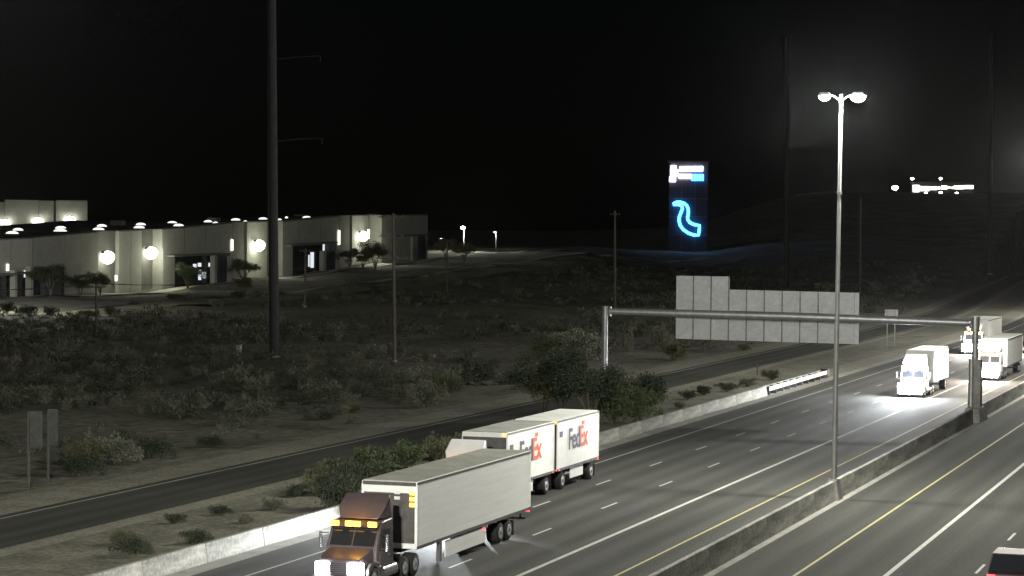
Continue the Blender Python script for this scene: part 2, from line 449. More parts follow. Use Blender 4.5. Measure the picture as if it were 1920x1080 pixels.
# ------------------------------------------------------------------ lamp masts on the median
MAST_Y = 134.3; MAST_X = 18.25
def mast(Y, label, power=1.0, arms=((-.95, .85), (.95, 1.15))):
    X = MAST_X + bend(Y)
    root = thing('lamp_mast', (X, Y, 0), label, 'light pole', 'lamp masts along the median')
    b = MB(); b.hexa([(-.42, -.75, 0), (.42, -.75, 0), (.42, .75, 0), (-.42, .75, 0)], [(-.24, -.55, 1.12), (.24, -.55, 1.12), (.24, .55, 1.12), (-.24, .55, 1.12)])
    b.build('pedestal', M['concrete_dark'], root, bevel=.03)
    H = 23.0; lean = .12
    MB().tube([(0, 0, 1.1), (0, 0, 1.16)], .30, 14).build('base_plate', M['galv'], root)
    MB().tube([(0, 0, 1.12), (lean * .5, 0, H / 2), (lean, 0, H)], [.165, .13, .085], 14).build('pole', M['pole_grey'], root, smooth=True)
    MB().tube([(lean * .76, 0, 17.35), (lean * .77, 0, 17.5)], .15, 12).build('joint_collar', M['steel_dark'], root)
    for dx, k in arms:
        b = MB(); b.tube([(lean, 0, H - .35), (lean + dx * .45, 0, H - .05), (lean + dx * .8, 0, H)], [.045, .04, .035], 8); b.build('arm', M['pole_grey'], root, smooth=True)
        hd = MB(); x = lean + dx
        hd.hexa([(x - .38, -.2, H - .06), (x + .38, -.2, H - .06), (x + .38, .2, H - .06), (x - .38, .2, H - .06)], [(x - .25, -.12, H + .13), (x + .25, -.12, H + .13), (x + .25, .12, H + .13), (x - .25, .12, H + .13)])
        h = hd.build('luminaire', M['pole_grey'], root, bevel=.03)
        MB().dome(x, 0, 0, .40 * k, .28 * k, -.30 * k, 12, 3).build('lens', M['mast'], h, smooth=True, loc=(0, 0, H - .07))  # lens enlarged to widen its glow
        lamp('luminaire_light', 'POINT', (x, 0, H - .55), MAST_W * k * power, (1, .995, .90), root, .22)
    return root
MAST_W = 33000
mast(MAST_Y, 'tall grey lamp mast with two blazing luminaires on the median barrier', .6)
mast(MAST_Y - 98, 'lamp mast on the median nearer than the frame', 2.6)
mast(MAST_Y + 104, 'lamp mast on the median just past the gantry', .75)
mast(MAST_Y + 208, 'lamp mast on the median far along the bend', .8)
mast(MAST_Y + 312, 'farthest lamp mast on the median bend', .8)

# ------------------------------------------------------------------ sign gantry and the guide sign on it
GL = Vector((-12.15, 192.0, 0)); GR = Vector((18.25, 194.6, 0))
gan = thing('sign_gantry', GL, 'steel sign gantry with single round beam spanning the oncoming lanes', 'sign gantry')
gd = (GR - GL)
MB().tube([(0, 0, .4), (0, 0, 8.75)], [.25, .22], 16).build('post', M['galv'], gan, smooth=True)
MB().tube([(0, 0, -.1), (0, 0, .45)], .55, 16).build('footing', M['concrete_dark'], gan)
b = MB(); b.tube([gd + Vector((0, 0, 4.4)), gd + Vector((0, 0, 8.4))], [.27, .24], 16); b.build('post', M['galv'], gan, smooth=True)
c0 = gd
MB().tube([c0 + Vector((-.28, 0, 0)), c0 + Vector((-.28, 0, 5.0))], [.26, .24], 14).build('post_sleeve', M['galv'], gan, smooth=True)
b = MB(); b.prism([(c0.y - .55, 0), (c0.y - .5, 4.6), (c0.y - .3, 5.0), (c0.y + .3, 5.0), (c0.y + .5, 4.6), (c0.y + .55, 0)], c0.x - .05, c0.x + .55)
b.build('column', M['concrete_dark'], gan, bevel=.06)
b = MB(); b.hexa([(c0.x - .75, c0.y - 2.6, 0), (c0.x + .8, c0.y - 2.6, 0), (c0.x + .8, c0.y + 2.6, 0), (c0.x - .75, c0.y + 2.6, 0)],
                 [(c0.x - .5, c0.y - 1.6, 1.12), (c0.x + .6, c0.y - 1.6, 1.12), (c0.x + .6, c0.y + 1.6, 1.12), (c0.x - .5, c0.y + 1.6, 1.12)])
b.build('pedestal', M['concrete'], gan, bevel=.05)
bz0, bz1 = 8.32, 7.92
B0 = Vector((.35, .1, bz0)); B1 = gd + Vector((-.35, -.1, bz1))
MB().tube([B0, (B0 + B1) / 2 + Vector((0, 0, .05)), B1], [.30, .36, .30], 18).build('beam', M['galv'], gan, smooth=True)
for P, q in ((B0, 1), (B1, -1)):
    MB().tube([P, P + (B1 - B0).normalized() * q * .12], .42, 16).build('flange', M['galv'], gan)
MB().tube([gd + Vector((0, 0, 7.2)), gd + Vector((0, 0, 8.45))], .34, 14).build('post_cap', M['galv'], gan)

bdir = Vector((gd.x, gd.y, 0)).normalized(); bn = Vector((-bdir.y, bdir.x, 0))      # bn points away from the camera
sp = GL + bn * .62
def on_sign(x, y): return on_plane(x, y, sp, bn)
TL = on_sign(1268, 517); BL = on_sign(1266.5, 635); TR2 = on_sign(1611, 549); BR2 = on_sign(1610, 645.5)
sgn = thing('guide_sign', (TL.x, TL.y, BL.z), 'back of a large aluminium guide sign with raised left section hung behind the gantry beam', 'road sign')
sw = (Vector((TR2.x, TR2.y, 0)) - Vector((TL.x, TL.y, 0))).length
def sloc(u, z, d=0): return bdir * u + bn * d + Vector((0, 0, z - BL.z))
zt_l = TL.z; e3 = on_sign(1370, 543).z; zt_r = TR2.z; zb_l = BL.z; zb_r = BR2.z
n = 10; full = sw * 343 / 343
pw = full * .975 / n
for i in range(n + 1):
    u0 = i * pw + .015; u1 = (i + 1) * pw - .015 if i < n else full
    zb = zb_l + (zb_r - zb_l) * (u0 / full)
    zt = zt_l if i < 3 else e3 + (zt_r - e3) * ((u0 - 3 * pw) / (full - 3 * pw))
    zb2 = zb_l + (zb_r - zb_l) * (u1 / full); zt2 = zt_l if i < 3 else e3 + (zt_r - e3) * ((u1 - 3 * pw) / (full - 3 * pw))
    pl = MB().hexa([sloc(u0, zb), sloc(u1, zb2), sloc(u1, zb2, .04), sloc(u0, zb, .04)], [sloc(u0, zt), sloc(u1, zt2), sloc(u1, zt2, .04), sloc(u0, zt, .04)]).build('panel', M['sign_back'], sgn)
    z = max(zb, zb2) + .32
    while z < min(zt, zt2) - .1:
        MB().hexa([sloc(u0 + .02, z, -.03), sloc(u1 - .02, z, -.03), sloc(u1 - .02, z, -.002), sloc(u0 + .02, z, -.002)], [sloc(u0 + .02, z + .035, -.03), sloc(u1 - .02, z + .035, -.03), sloc(u1 - .02, z + .035, -.002), sloc(u0 + .02, z + .035, -.002)]).build('stiffener', M['sign_back'], pl)
        z += .40
for i in range(1, n):
    u = i * pw; zb = zb_l + (zb_r - zb_l) * (u / full); zt = (zt_l if i <= 3 else e3 + (zt_r - e3) * ((u - 3 * pw) / (full - 3 * pw)))
    MB().hexa([sloc(u - .045, zb - .02, -.14), sloc(u + .045, zb - .02, -.14), sloc(u + .045, zb - .02, -.035), sloc(u - .045, zb - .02, -.035)],
              [sloc(u - .045, zt, -.14), sloc(u + .045, zt, -.14), sloc(u + .045, zt, -.035), sloc(u - .045, zt, -.035)]).build('hanger_bar', M['steel_dark'], sgn)

# ------------------------------------------------------------------ small roadside signs, posts
def post_sign(name, base, posts, panel, label, pm='sign_back', rz=0, cat='road sign'):
    """posts: x offsets; panel: (x0,x1,z0,z1)"""
    r = thing(name, base, label, cat, rz=rz)
    for px in posts: MB().box(px, 0, panel[3] / 2 - .2, .11, .11, panel[3] - .1 + .4).build('post', M['galv' if pm == 'sign_back' else pm], r)
    MB().box((panel[0] + panel[1]) / 2, .09, (panel[2] + panel[3]) / 2, panel[1] - panel[0], .03, panel[3] - panel[2]).build('panel', M[pm], r, bevel=.008)
    for z in (panel[2] + .25, panel[3] - .25):
        MB().box((panel[0] + panel[1]) / 2, .063, z, (panel[1] - panel[0]) * .94, .02, .06).build('bracket', M['galv' if pm == 'sign_back' else pm], r)
    return r
p0 = on_z(1663, 652); p1 = on_z(1678, 652)
post_sign('exit_sign', (p0.x, p0.y, 0), (0, 1.0), (-.35, 1.35, 3.4, 5.0), 'small pale sign back on two posts beyond the gantry beside the ramp')
p0 = on_z(53, 918)
post_sign('route_sign', (p0.x, p0.y, 0), (0,), (-.05, .78, 2.4, 4.5), 'dim wider sign back of the pair at far left beside the ramp', 'sign_dim', rz=.15)
p0 = on_z(90, 905)
post_sign('route_sign', (p0.x, p0.y, 0), (0,), (-.05, .55, 2.2, 4.35), 'dim narrower sign back of the pair at far left beside the ramp', 'sign_dim', rz=.15)
p0 = on_z(1420, 703)
pm_ = thing('marker_post', (p0.x, p0.y, 0), 'short dark marker post on the verge between ramp and crash cushion', 'post')
MB().box(0, 0, .55, .10, .10, 1.1).build('post', M['wood'], pm_); MB().box(0, -.06, .98, .32, .02, .42).build('plate', M['steel_dark'], pm_)
p0 = on_z(448, 665)
kb = thing('utility_cabinet', (p0.x, p0.y, height(p0.x, p0.y)), 'small pale utility cabinet standing in dark desert brush', 'cabinet')
MB().box(0, 0, .75, .55, .5, 1.5).build('housing', M['sign_back'], kb, bevel=.03); MB().box(0, 0, 1.53, .62, .56, .06).build('lid', M['galv'], kb); MB().box(.0, -.262, .75, .42, .02, 1.2).build('door', M['sign_back'], kb)

# ------------------------------------------------------------------ vehicles (front towards -Y = towards the camera)
def wheel(parent, x, y, r=.5, w=.3, side=1, rim='rim'):
    t = MB().tube([(-w / 2, 0, 0), (-w / 2 + .04, 0, 0), (w / 2 - .04, 0, 0), (w / 2, 0, 0)], [r * .9, r, r, r * .9], 22).build('wheel', M['rubber'], parent, smooth=True, loc=(x, y, r))
    MB().tube([(side * (w / 2 - .02), 0, 0), (side * (w / 2 + .012), 0, 0)], [r * .58, r * .54], 18).build('rim', M[rim], t, smooth=True)
    MB().tube([(side * (w / 2), 0, 0), (side * (w / 2 + .05), 0, 0)], [r * .22, r * .18], 10).build('hub', M['steel_dark'], t, smooth=True)
    return t
def tractor(root, y0, paint, length=6.0, roof=3.9, sleeper=False, fair=True, beam=700, high=0, hs=1.0, wash=0, mark='amber', glowc=(1, .5, .06), head='head', color=(.9, .95, 1)):
    """hood nose at y0; cab behind; root origin on the ground at truck centre line"""
    P = M[paint]; hw = 1.18
    hy = y0 + 1.35                                    # windscreen foot
    cb = hy + (3.2 if sleeper else 2.0)
    MB().box(0, y0 + length / 2 + .3, .72, .9, length - .4, .28).build('chassis', M['black'], root)
    hood = MB().prism([(y0 + .1, .62), (y0 + .02, 1.0), (y0 + .12, 1.38), (y0 + .5, 1.52), (hy + .15, 1.72), (hy + .15, .62)], -hw, hw, lambda y, z: (.22 if y < y0 + .2 else .10) + (.08 if z > 1.3 else 0))
    hood.build('hood', P, root, bevel=.05, smooth=True)
    for sx in (-1, 1):
        fd = MB(); fy = y0 + 1.05
        pts = [(fy - .72, .55), (fy - .66, .95), (fy - .4, 1.18), (fy, 1.24), (fy + .4, 1.16), (fy + .66, .9), (fy + .7, .55), (fy + .56, .55), (fy + .45, .85), (fy, 1.06), (fy - .45, .85), (fy - .56, .55)]
        fd.prism(pts, sx * 1.22 - .14 if sx > 0 else -1.22, sx * 1.22 if sx > 0 else -1.22 + .14); fd.build('fender', P, root, bevel=.03)
    cab = MB().prism([(hy, .75), (hy + .05, 1.70), (hy + .55, 2.55), (hy + .75, 2.78), (cb, 2.85), (cb, .75)], -hw, hw, lambda y, z: .0 if z < 1.8 else .06)
    cb_o = cab.build('cab', P, root, bevel=.07, smooth=True)
    # windscreen in two panes, side windows
    def wz(t): return hy + .05 + t * .5 - .03, 1.70 + t * .85
    for x0, x1 in ((-1.0, -.03), (.03, 1.0)):
        a, b_ = wz(.12), wz(.9)
        MB().hexa([(x0, a[0] - .015, a[1]), (x1, a[0] - .015, a[1]), (x1, a[0] + .03, a[1]), (x0, a[0] + .03, a[1])], [(x0, b_[0] - .015, b_[1]), (x1, b_[0] - .015, b_[1]), (x1, b_[0] + .03, b_[1]), (x0, b_[0] + .03, b_[1])]).build('windshield', M['glass'], root)
    for sx in (-1, 1):
        MB().prism([(hy + .45, 1.62), (hy + .72, 2.45), (hy + 1.45, 2.45), (hy + 1.45, 1.62)], sx * 1.17 - .02, sx * 1.17 + .02).build('side_window', M['glass'], root)
        d = MB().prism([(hy + .3, .9), (hy + .4, 1.55), (hy + 1.5, 1.55), (hy + 1.5, .9)], sx * 1.185 - .015, sx * 1.185 + .015).build('door', P, root)
        MB().box(sx * 1.21, hy + 1.35, 1.35, .04, .18, .04).build('handle', M['chrome'], d)
        m_ = MB().box(sx * 1.52, hy + .32, 1.95, .12, .14, .72).build('mirror', M['chrome'], root, bevel=.03)
        MB().tube([(sx * 1.17, hy + .45, 2.25), (sx * 1.5, hy + .34, 2.25)], .02, 6).build('bracket', M['black'], m_)
        MB().tube([(sx * .98, cb - 1.3, .62), (sx * .98, cb + .25, .62)], .31, 16).build('fuel_tank', M['chrome'], root, smooth=True)
        MB().box(sx * 1.12, hy + .85, .42, .22, .8, .08).build('step', M['chrome'], root)
        hx, hz0, hz1 = .2 * hs, 1.0 - .16 * hs, 1.0 + .16 * hs  # hs enlarges the lens to imitate glare
        hl = MB().hexa([(sx * .74 - hx, y0 - .05, hz0), (sx * .74 + hx, y0 - .05, hz0), (sx * .74 + hx, y0 + .25, hz0), (sx * .74 - hx, y0 + .25, hz0)], [(sx * .74 - hx, y0 - .03, hz1), (sx * .74 + hx, y0 - .03, hz1), (sx * .74 + hx, y0 + .25, hz1), (sx * .74 - hx, y0 + .25, hz1)])
        hl.build('headlight', M[head], root, bevel=.03)
        lamp('headlight_beam', 'SPOT', (sx * .74, y0 - .12, 1.0), beam, color, root, .12, (R(90 - 3), 0, R(180)), R(100), .9)
        if high: lamp('high_beam', 'SPOT', (sx * .74, y0 - .2, 1.0), high, color, root, .12, (R(95), 0, R(180)), R(27), 1)
        MB().tube([(sx * 1.0, cb + .12, 1.0), (sx * 1.0, cb + .12, 3.3)], .07, 10).build('exhaust', M['chrome'], root, smooth=True)
    MB().box(0, y0 + .02, .52, 2.3, .22, .34).build('bumper', M['rail_dark'] if paint != 'cab_white' else P, root, bevel=.04)
    gr = MB().box(0, y0 + .01, 1.02, .8, .08, .58).build('grille', M['chrome'] if paint == 'cab_white' else P, root, bevel=.03)
    s_ = MB()
    for k in range(6): s_.box(0, y0 - .035, .80 + k * .085, .72, .02, .045)
    s_.build('slat_set', M['black'], gr)
    vz = 2.72; vy = hy + .42
    MB().prism([(vy - .14, vz - .16), (vy - .16, vz - .10), (vy + .3, vz + .08), (vy + .3, vz + .02)], -1.08, 1.08).build('sun_visor', P, root)
    for vx, ww in ((-.86, .36), (-.2, .30), (.16, .30), (.50, .0), (.86, .36)):
        if ww: MB().box(vx - (.0), vy - .17, vz - .02, ww * 1.1, .10, .22).build('marker_lamp', M[mark], root, bevel=.03)
    mg = lamp('marker_glow', 'POINT', (0, vy - .28, vz + .38), (40 if paint != 'cab_white' else 6) if mark == 'amber' else 900, glowc, root, .1); mg.data.specular_factor = 0  # stands in for the visor lamps; white version added to brighten the front
    if wash:
        wl = lamp('front_fill', 'POINT', (0, y0 - 1.3, 1.1), wash, color, root, .3); wl.data.specular_factor = 0  # unseen point light added ahead of the nose to whiten the front
    if fair:
        f = MB().prism([(hy + .85, 2.84), (hy + 1.2, 3.3), (hy + 1.75, roof - .12), (cb - .05, roof), (cb - .05, 2.86)], -1.12, 1.12, lambda y, z: .26 if y < hy + 1 else (.12 if z > 3.5 else .02))
        f.build('roof_fairing', P, root, bevel=.06, smooth=True)
    MB().tube([(0, cb + 1.0, .98), (0, cb + 1.0, 1.08)], .5, 16).build('fifth_wheel', M['black'], root)
    for sx in (-1, 1):
        wheel(root, sx * 1.05, y0 + 1.05, .5, .28, sx)
        for yy in (y0 + length - 1.45, y0 + length - .2): wheel(root, sx * .95, yy, .5, .56, sx)
def trailer(root, y0, L, skin, roofm, skirt=None, axles=(), w=2.6, z0=1.15, z1=4.1, top_rail='rail_dark', bottom='rail_dark'):
    hw = w / 2
    body = MB().box(0, y0 + L / 2, (z0 + z1) / 2, w, L, z1 - z0).build('trailer_body', M[skin], root, bevel=.03)
    MB().box(0, y0 + L / 2, z1 + .012, w - .16, L - .16, .03).build('roof_sheet', M[roofm], body)
    for sx in (-1, 1):
        MB().box(sx * (hw + .008), y0 + L / 2, z0 + .06, .04, L - .06, .14).build('bottom_rail', M[bottom], body)
        MB().box(sx * (hw + .006), y0 + L / 2, z1 - .07, .035, L - .06, .10).build('top_rail', M[top_rail], body)
        for yy in (y0 + .06, y0 + L - .06): MB().box(sx * (hw + .004), yy, (z0 + z1) / 2, .03, .10, z1 - z0 - .3).build('corner_post', M[skin], body)
    for sx in (-1, 1):
        MB().box(sx * hw / 2, y0 + L + .012, (z0 + z1) / 2 + .02, hw - .12, .04, z1 - z0 - .25).build('rear_door', M[skin], body)
        MB().box(sx * (hw - .2), y0 + L + .05, z0 + .0, .22, .06, .10).build('tail_light', M['red'], body)
    for sx in (-1, 1):
        if axles: MB().box(sx * (hw - .34), max(axles) + .72, .52, .6, .02, .72).build('mud_flap', M['black'], root)
    for y in axles:
        MB().tube([(-.9, y, .5), (.9, y, .5)], .07, 8).build('axle', M['black'], root)
        for sx in (-1, 1): wheel(root, sx * (hw - .33), y, .5, .58, sx)
    MB().box(0, y0 + L / 2, z0 - .1, 1.0, L - .5, .18).build('frame_rail', M['black'], root)
    return body
# front truck: plum tractor with long pale grey trailer
t1 = thing('semi_truck', (5.5, 97.5, 0), 'semi truck with dark plum cab and long plain grey trailer, amber lamps lit', 'truck')
tractor(t1, -5.75, 'cab_maroon', 6.0, 3.85, beam=900, high=50000, hs=1.55, wash=35, color=(.8, .88, 1))
tb = trailer(t1, 0, 16.1, 'trailer_grey', 'roof_grey', axles=(11.6, 12.9))
for sx in (-1, 1):
    MB().box(sx * 1.24, 6.6, .70, .04, 5.6, .72).build('side_skirt', M['trailer_grey'], t1)
    MB().box(sx * 1.22, 3.1, .68, .16, .3, .9).build('landing_leg', M['steel_dark'], t1)
    MB().box(sx * 1.32, 9.0, 1.02, .03, .14, .07).build('side_marker', M['red'], t1)
for k in range(3): MB().box(1.08, -.03, 3.62 - k * .26, .22, .05, .16).build('front_marker', M['amber'], tb)
for k in range(2): MB().box(.38, -.03, 3.62 - k * .24, .26, .05, .14).build('front_marker', M['white_mark'], tb)
MB().box(0, -.012, 4.0, 2.5, .03, .16).build('front_rail', M['rail_dark'], tb)
MB().box(.0, -.012, 2.5, 2.4, .02, 2.2).build('nose_panel', M['rail_dark'], tb)
MB().box(0, 15.9, .72, 2.3, .08, .12).build('rear_bumper', M['steel_dark'], t1)
for sx in (-1, 1): MB().box(sx * .85, 15.9, .9, .08, .08, .4).build('bumper_strut', M['steel_dark'], t1)
MB().box(1.1, 16.14, 1.1, .3, .05, .14).build('tail_light', M['red'], tb)
# second truck: white tractor with two short lettered trailers
t2 = thing('double_trailer_truck', (1.2, 122.7, 0), 'white truck pulling two short white trailers with red and purple lettering', 'truck')
tractor(t2, -5.9, 'cab_white', 6.1, 3.95, beam=14000)
ta = trailer(t2, 0, 8.55, 'trailer_white', 'roof_dust', axles=(7.3,), top_rail='roof_dust')
tc_ = trailer(t2, 9.15, 8.55, 'trailer_white', 'roof_white', axles=(10.4, 16.3), top_rail='roof_dust')
MB().box(0, 8.85, .95, .12, 2.2, .14).build('drawbar', M['black'], t2)
for body, yo in ((ta, 0), (tc_, 9.15)):
    MB().box(1.12, yo - .03, 4.0, .2, .05, .1).build('front_marker', M['amber_soft'], body)
    MB().box(0, yo - .012, 2.55, 2.5, .02, 2.6).build('nose_panel', M['rail_dark'], body)
    cur = None
    for txt, mname, yy in (('Fed', 'logo_dark', 2.15), ('Ex', 'logo_red', 4.42)):
        cv = bpy.data.curves.new('lettering', 'FONT'); cv.body = txt; cv.size = 1.75; cv.extrude = .006; cv.offset = .028; cv.space_character = .92
        tmp = bpy.data.objects.new('lettering_curve', cv); col.objects.link(tmp); bpy.context.view_layer.update()
        me = bpy.data.meshes.new_from_object(tmp.evaluated_get(bpy.context.evaluated_depsgraph_get()))
        bpy.data.objects.remove(tmp); me.materials.clear(); me.materials.append(M[mname])
        o = bpy.data.objects.new('lettering', me); col.objects.link(o); o.parent = body
        o.rotation_euler = (R(90), 0, R(90)); o.location = (1.325, yo + yy, 2.25)
    MB().box(1.312, yo + .75, 3.25, .012, .55, .32).build('number_plate', M['logo_dark'], body)
    MB().box(1.312, yo + 5.2, 3.62, .012, .55, .22).build('small_emblem', M['logo_red'], body)
    for k in range(2): MB().box(1.33, yo + .3 + k * 8.0, 1.2, .03, .16, .07).build('side_marker', M['red'], body)
for y in (3.6, 13.4): MB().box(1.18, y, .78, .05, 2.6, .62).build('side_skirt', M['trailer_white'], t2)
MB().box(1.12, 17.75, 1.16, .32, .06, .18).build('tail_light', M['red'], tc_)

# oncoming truck in the third lane, headlights blazing
p0 = on_z(1722, 752)
t3 = thing('box_truck', (9.3, 218.5, 0), 'oncoming white box truck with blinding headlights left of the gantry column', 'truck')
tractor(t3, 0, 'cab_white', 6.0, 3.9, beam=1200, high=26000, hs=2.0, wash=10000, mark='head', glowc=(.9, .95, 1))  # visor markers made white to add to the glare
trailer(t3, 5.6, 9.5, 'trailer_white', 'roof_white', axles=(13.6,))
for x in (-.85, -.5, .5, .85): MB().tube([(x, -.16, .52), (x, -.05, .52)], .15, 14).build('glare_lamp', M['head'], t3)  # bumper lamps added to spread the headlight glare
for x in (-.8, -.27, .27, .8):
    MB().tube([(x, 2.0, 3.1), (x, 2.14, 3.1)], .19, 14).build('roof_glare_lamp', M['head'], t3)  # lamps added above the cab to extend the glare upward
def car(name, loc, label, paint, L=4.7, w=1.85, h=1.45, suv=False, front=-1, lights='head', beam=500, color=(1, .96, .9), on_front=True, high=0):
    """front=-1: nose towards -Y"""
    r = thing(name, loc, label, 'car', rz=0 if front < 0 else math.pi)
    P = M[paint]; hw = w / 2
    hb = .98 if suv else .86
    body = [(0, .32), (-.02, .62), (.12, hb - .14), (1.15, hb), (L - .5, hb + .04), (L - .06, hb - .05), (L, .62), (L - .05, .32)]
    MB().prism(body, -hw, hw, lambda y, z: .10 if (y < .1 or y > L - .1) else .0).build('body', P, r, bevel=.07, smooth=True)
    rb = L - .25 if suv else L - .75
    rt = L - .62 if suv else L - 1.75
    cabp = [(1.1, hb - .03), (1.9, h - .03), (2.5, h), (rt, h - .02), (rb, hb)]
    MB().prism(cabp, -hw + .06, hw - .06, lambda y, z: .16 if z > hb + .1 else 0).build('cabin', M['glass'], r, bevel=.04, smooth=True)
    MB().prism([(1.92, h - .04), (2.5, h + .012), (rt, h - .008), (rt + .02, h - .05)], -hw + .2, hw - .2).build('roof', P, r, bevel=.02)
    for sx in (-1, 1):
        MB().hexa([(sx * (hw - .05) - .03, 1.08, hb - .02), (sx * (hw - .05) + .03, 1.08, hb - .02), (sx * (hw - .05) + .03, 1.2, hb - .02), (sx * (hw - .05) - .03, 1.2, hb - .02)],
                  [(sx * (hw - .21) - .03, 1.86, h - .03), (sx * (hw - .21) + .03, 1.86, h - .03), (sx * (hw - .21) + .03, 1.98, h - .03), (sx * (hw - .21) - .03, 1.98, h - .03)]).build('pillar', P, r)
        MB().hexa([(sx * (hw - .06) - .03, rb - .2, hb), (sx * (hw - .06) + .03, rb - .2, hb), (sx * (hw - .06) + .03, rb + .02, hb), (sx * (hw - .06) - .03, rb + .02, hb)],
                  [(sx * (hw - .22) - .03, rt - .25, h - .03), (sx * (hw - .22) + .03, rt - .25, h - .03), (sx * (hw - .22) + .03, rt + .02, h - .03), (sx * (hw - .22) - .03, rt + .02, h - .03)]).build('pillar', P, r)
        MB().box(sx * (hw + .1), 1.45, hb + .08, .2, .12, .15).build('mirror', P, r, bevel=.03)
        MB().box(sx * (hw - .3), .02, .66, .36, .14, .17).build('headlight', M[lights] if on_front else M['glass'], r, bevel=.03)
        MB().box(sx * (hw - .22), L - .0, .78, .34, .10, .20).build('tail_light', M['red'], r, bevel=.03)
        for y in (.88, L - .95): wheel(r, sx * (hw - .1), y, .34, .23, sx)
        if on_front and beam: lamp('headlight_beam', 'SPOT', (sx * (hw - .3), -.12, .66), beam, color, r, .08, (R(87), 0, R(180)), R(90), .9)
        if high: lamp('front_fill', 'POINT', (sx * (hw - .3), -.7, .75), 260, color, r, .2).data.specular_factor = 0  # unseen fill light added in front of each headlight
        if high: lamp('high_beam', 'SPOT', (sx * (hw - .3), -.2, .66), high, color, r, .08, (R(95), 0, R(180)), R(27), 1)
    MB().box(0, .0, .42, w * .7, .10, .16).build('bumper', M['black'], r, bevel=.03)
    MB().box(0, L + .01, .62, .5, .03, .16).build('plate', M['white_mark'], r)
    return r
t4 = thing('semi_truck', (12.7, 247.0, 0), 'oncoming white semi truck with amber lamps right of the gantry column', 'truck')
tractor(t4, 0, 'cab_white', 6.0, 3.95, beam=1500, high=16000, hs=1.9, wash=6000, head='head_warm', color=(1, .86, .74))
trailer(t4, 5.8, 14.0, 'trailer_grey', 'roof_grey', axles=(16.6, 17.9))
for x in (-.85, -.5, .5, .85): MB().tube([(x, -.16, .52), (x, -.05, .52)], .15, 14).build('glare_lamp', M['head_warm'], t4)  # the same extra lamps in warm white, for glare
p0 = on_z(1821, 665)
t5 = thing('semi_truck', (p0.x, p0.y, 0), 'oncoming semi truck half hidden behind the gantry column', 'truck')
tractor(t5, 0, 'cab_white', 6.0, 3.9, beam=1500, high=16000, hs=2.1, wash=5500, head='head_warm', color=(1, .93, .88))
trailer(t5, 5.8, 14.0, 'trailer_white', 'roof_white', axles=(16.6, 17.9))
car('car', (10.2, 305, 0), 'oncoming dark car far back at the right picture edge', 'car_dark', beam=2600, high=9000, lights='head_warm')
p0 = on_z(1901, 1118)
car('suv', (p0.x - .2, p0.y + 4.6, 0), 'dark car with red tail lights leaving at the bottom right corner', 'car_dark', suv=True, h=1.72, w=1.95, front=1, beam=300)

# ------------------------------------------------------------------ warehouse across the desert
wh = thing('warehouse', fac_xyz(0, 0, base_e(0)), 'long low tilt up concrete warehouse with glowing skylights and wall lamps', 'building')
wo = wh.location.copy()
def wp(s, d, e): return fac_xyz(s, d, e) - wo
def slab(x0, x1, y0a, y0b, y1a, y1b, d0, d1, parent, name, m, bevel=0):
    """panel between picture columns x0..x1, feet rows y0a..y0b, tops y1a..y1b, from depth d0 to d1 behind the facade line"""
    s0, s1 = fac_s(x0, d0), fac_s(x1, d0)
    e = [fac_e(x0, y0a, d0), fac_e(x1, y0b, d0), fac_e(x0, y1a, d0), fac_e(x1, y1b, d0)]
    return MB().hexa([wp(s0, d0, e[0]), wp(s1, d0, e[1]), wp(s1, d1, e[1]), wp(s0, d1, e[0])], [wp(s0, d0, e[2]), wp(s1, d0, e[3]), wp(s1, d1, e[3]), wp(s0, d1, e[2])]).build(name, m, parent)
def yb(x): return float(np.interp(x, [a for a, _ in BASE_PX], [b for _, b in BASE_PX])) + 2
BAYS = [(-180, 60, 456, 446.5, 0, 'tilt_light'), (60.3, 183, 446, 435, .3, 'tilt_grey'), (183.3, 222, 434, 433, 2.2, 'tilt_dark'), (222.3, 265, 433, 431.5, 1.4, 'tilt_light'),
        (265.3, 303, 431, 430, 2.2, 'tilt_dark'), (303.3, 434, 430, 418, 0, 'tilt_light'), (434.3, 462, 417, 416, 2.5, 'tilt_dark'), (462.3, 500, 416, 415, 2.0, 'tilt_light'), (500.3, 529, 415, 414, 2.5, 'tilt_dark'),
        (529.3, 634, 415, 405, 0, 'tilt_light'), (634.3, 659, 404.5, 404, 2.5, 'tilt_dark'), (659.3, 690, 404, 403, 2.0, 'tilt_light'), (690.3, 714, 403, 403, 2.5, 'tilt_dark'), (714.3, 801, 403.5, 402.5, -1.0, 'tilt_light')]
TOPS, TOPE = [], []
for (x0, x1, ya, yc, d, m) in BAYS:
    w_ = slab(x0, x1, yb(x0) + 4, yb(x1) + 4, ya, yc, d, d + 3.5, wh, 'wall_panel', M[m])
    TOPS += [fac_s(x0, d), fac_s(x1, d)]; TOPE += [fac_e(x0, ya, d), fac_e(x1, yc, d)]
    # roof behind the parapet, rising gently to the ridge
    s0, s1 = fac_s(x0, d), fac_s(x1, d); e0, e1 = fac_e(x0, ya, d) - .35, fac_e(x1, yc, d) - .35
    a = d + 3.45; D, up_ = (60, 1.5) if x1 < 260 else ((40, .6) if x1 < 440 else (24, -.1))
    MB().hexa([wp(s0, a, e0 - 1), wp(s1, a, e1 - 1), wp(s1, D, e1 + up_ - 1), wp(s0, D, e0 + up_ - 1)], [wp(s0, a, e0), wp(s1, a, e1), wp(s1, D, e1 + up_), wp(s0, D, e0 + up_)]).build('roof', M['flat_roof'], wh)
    # panel joint reveal and parapet coping
    slab(x0, x1, ya + 1.6, yc + 1.6, ya - .3, yc - .3, d - .12, d - .01, wh, 'coping', M['tilt_dark'])
sN = fac_s(801, -1)
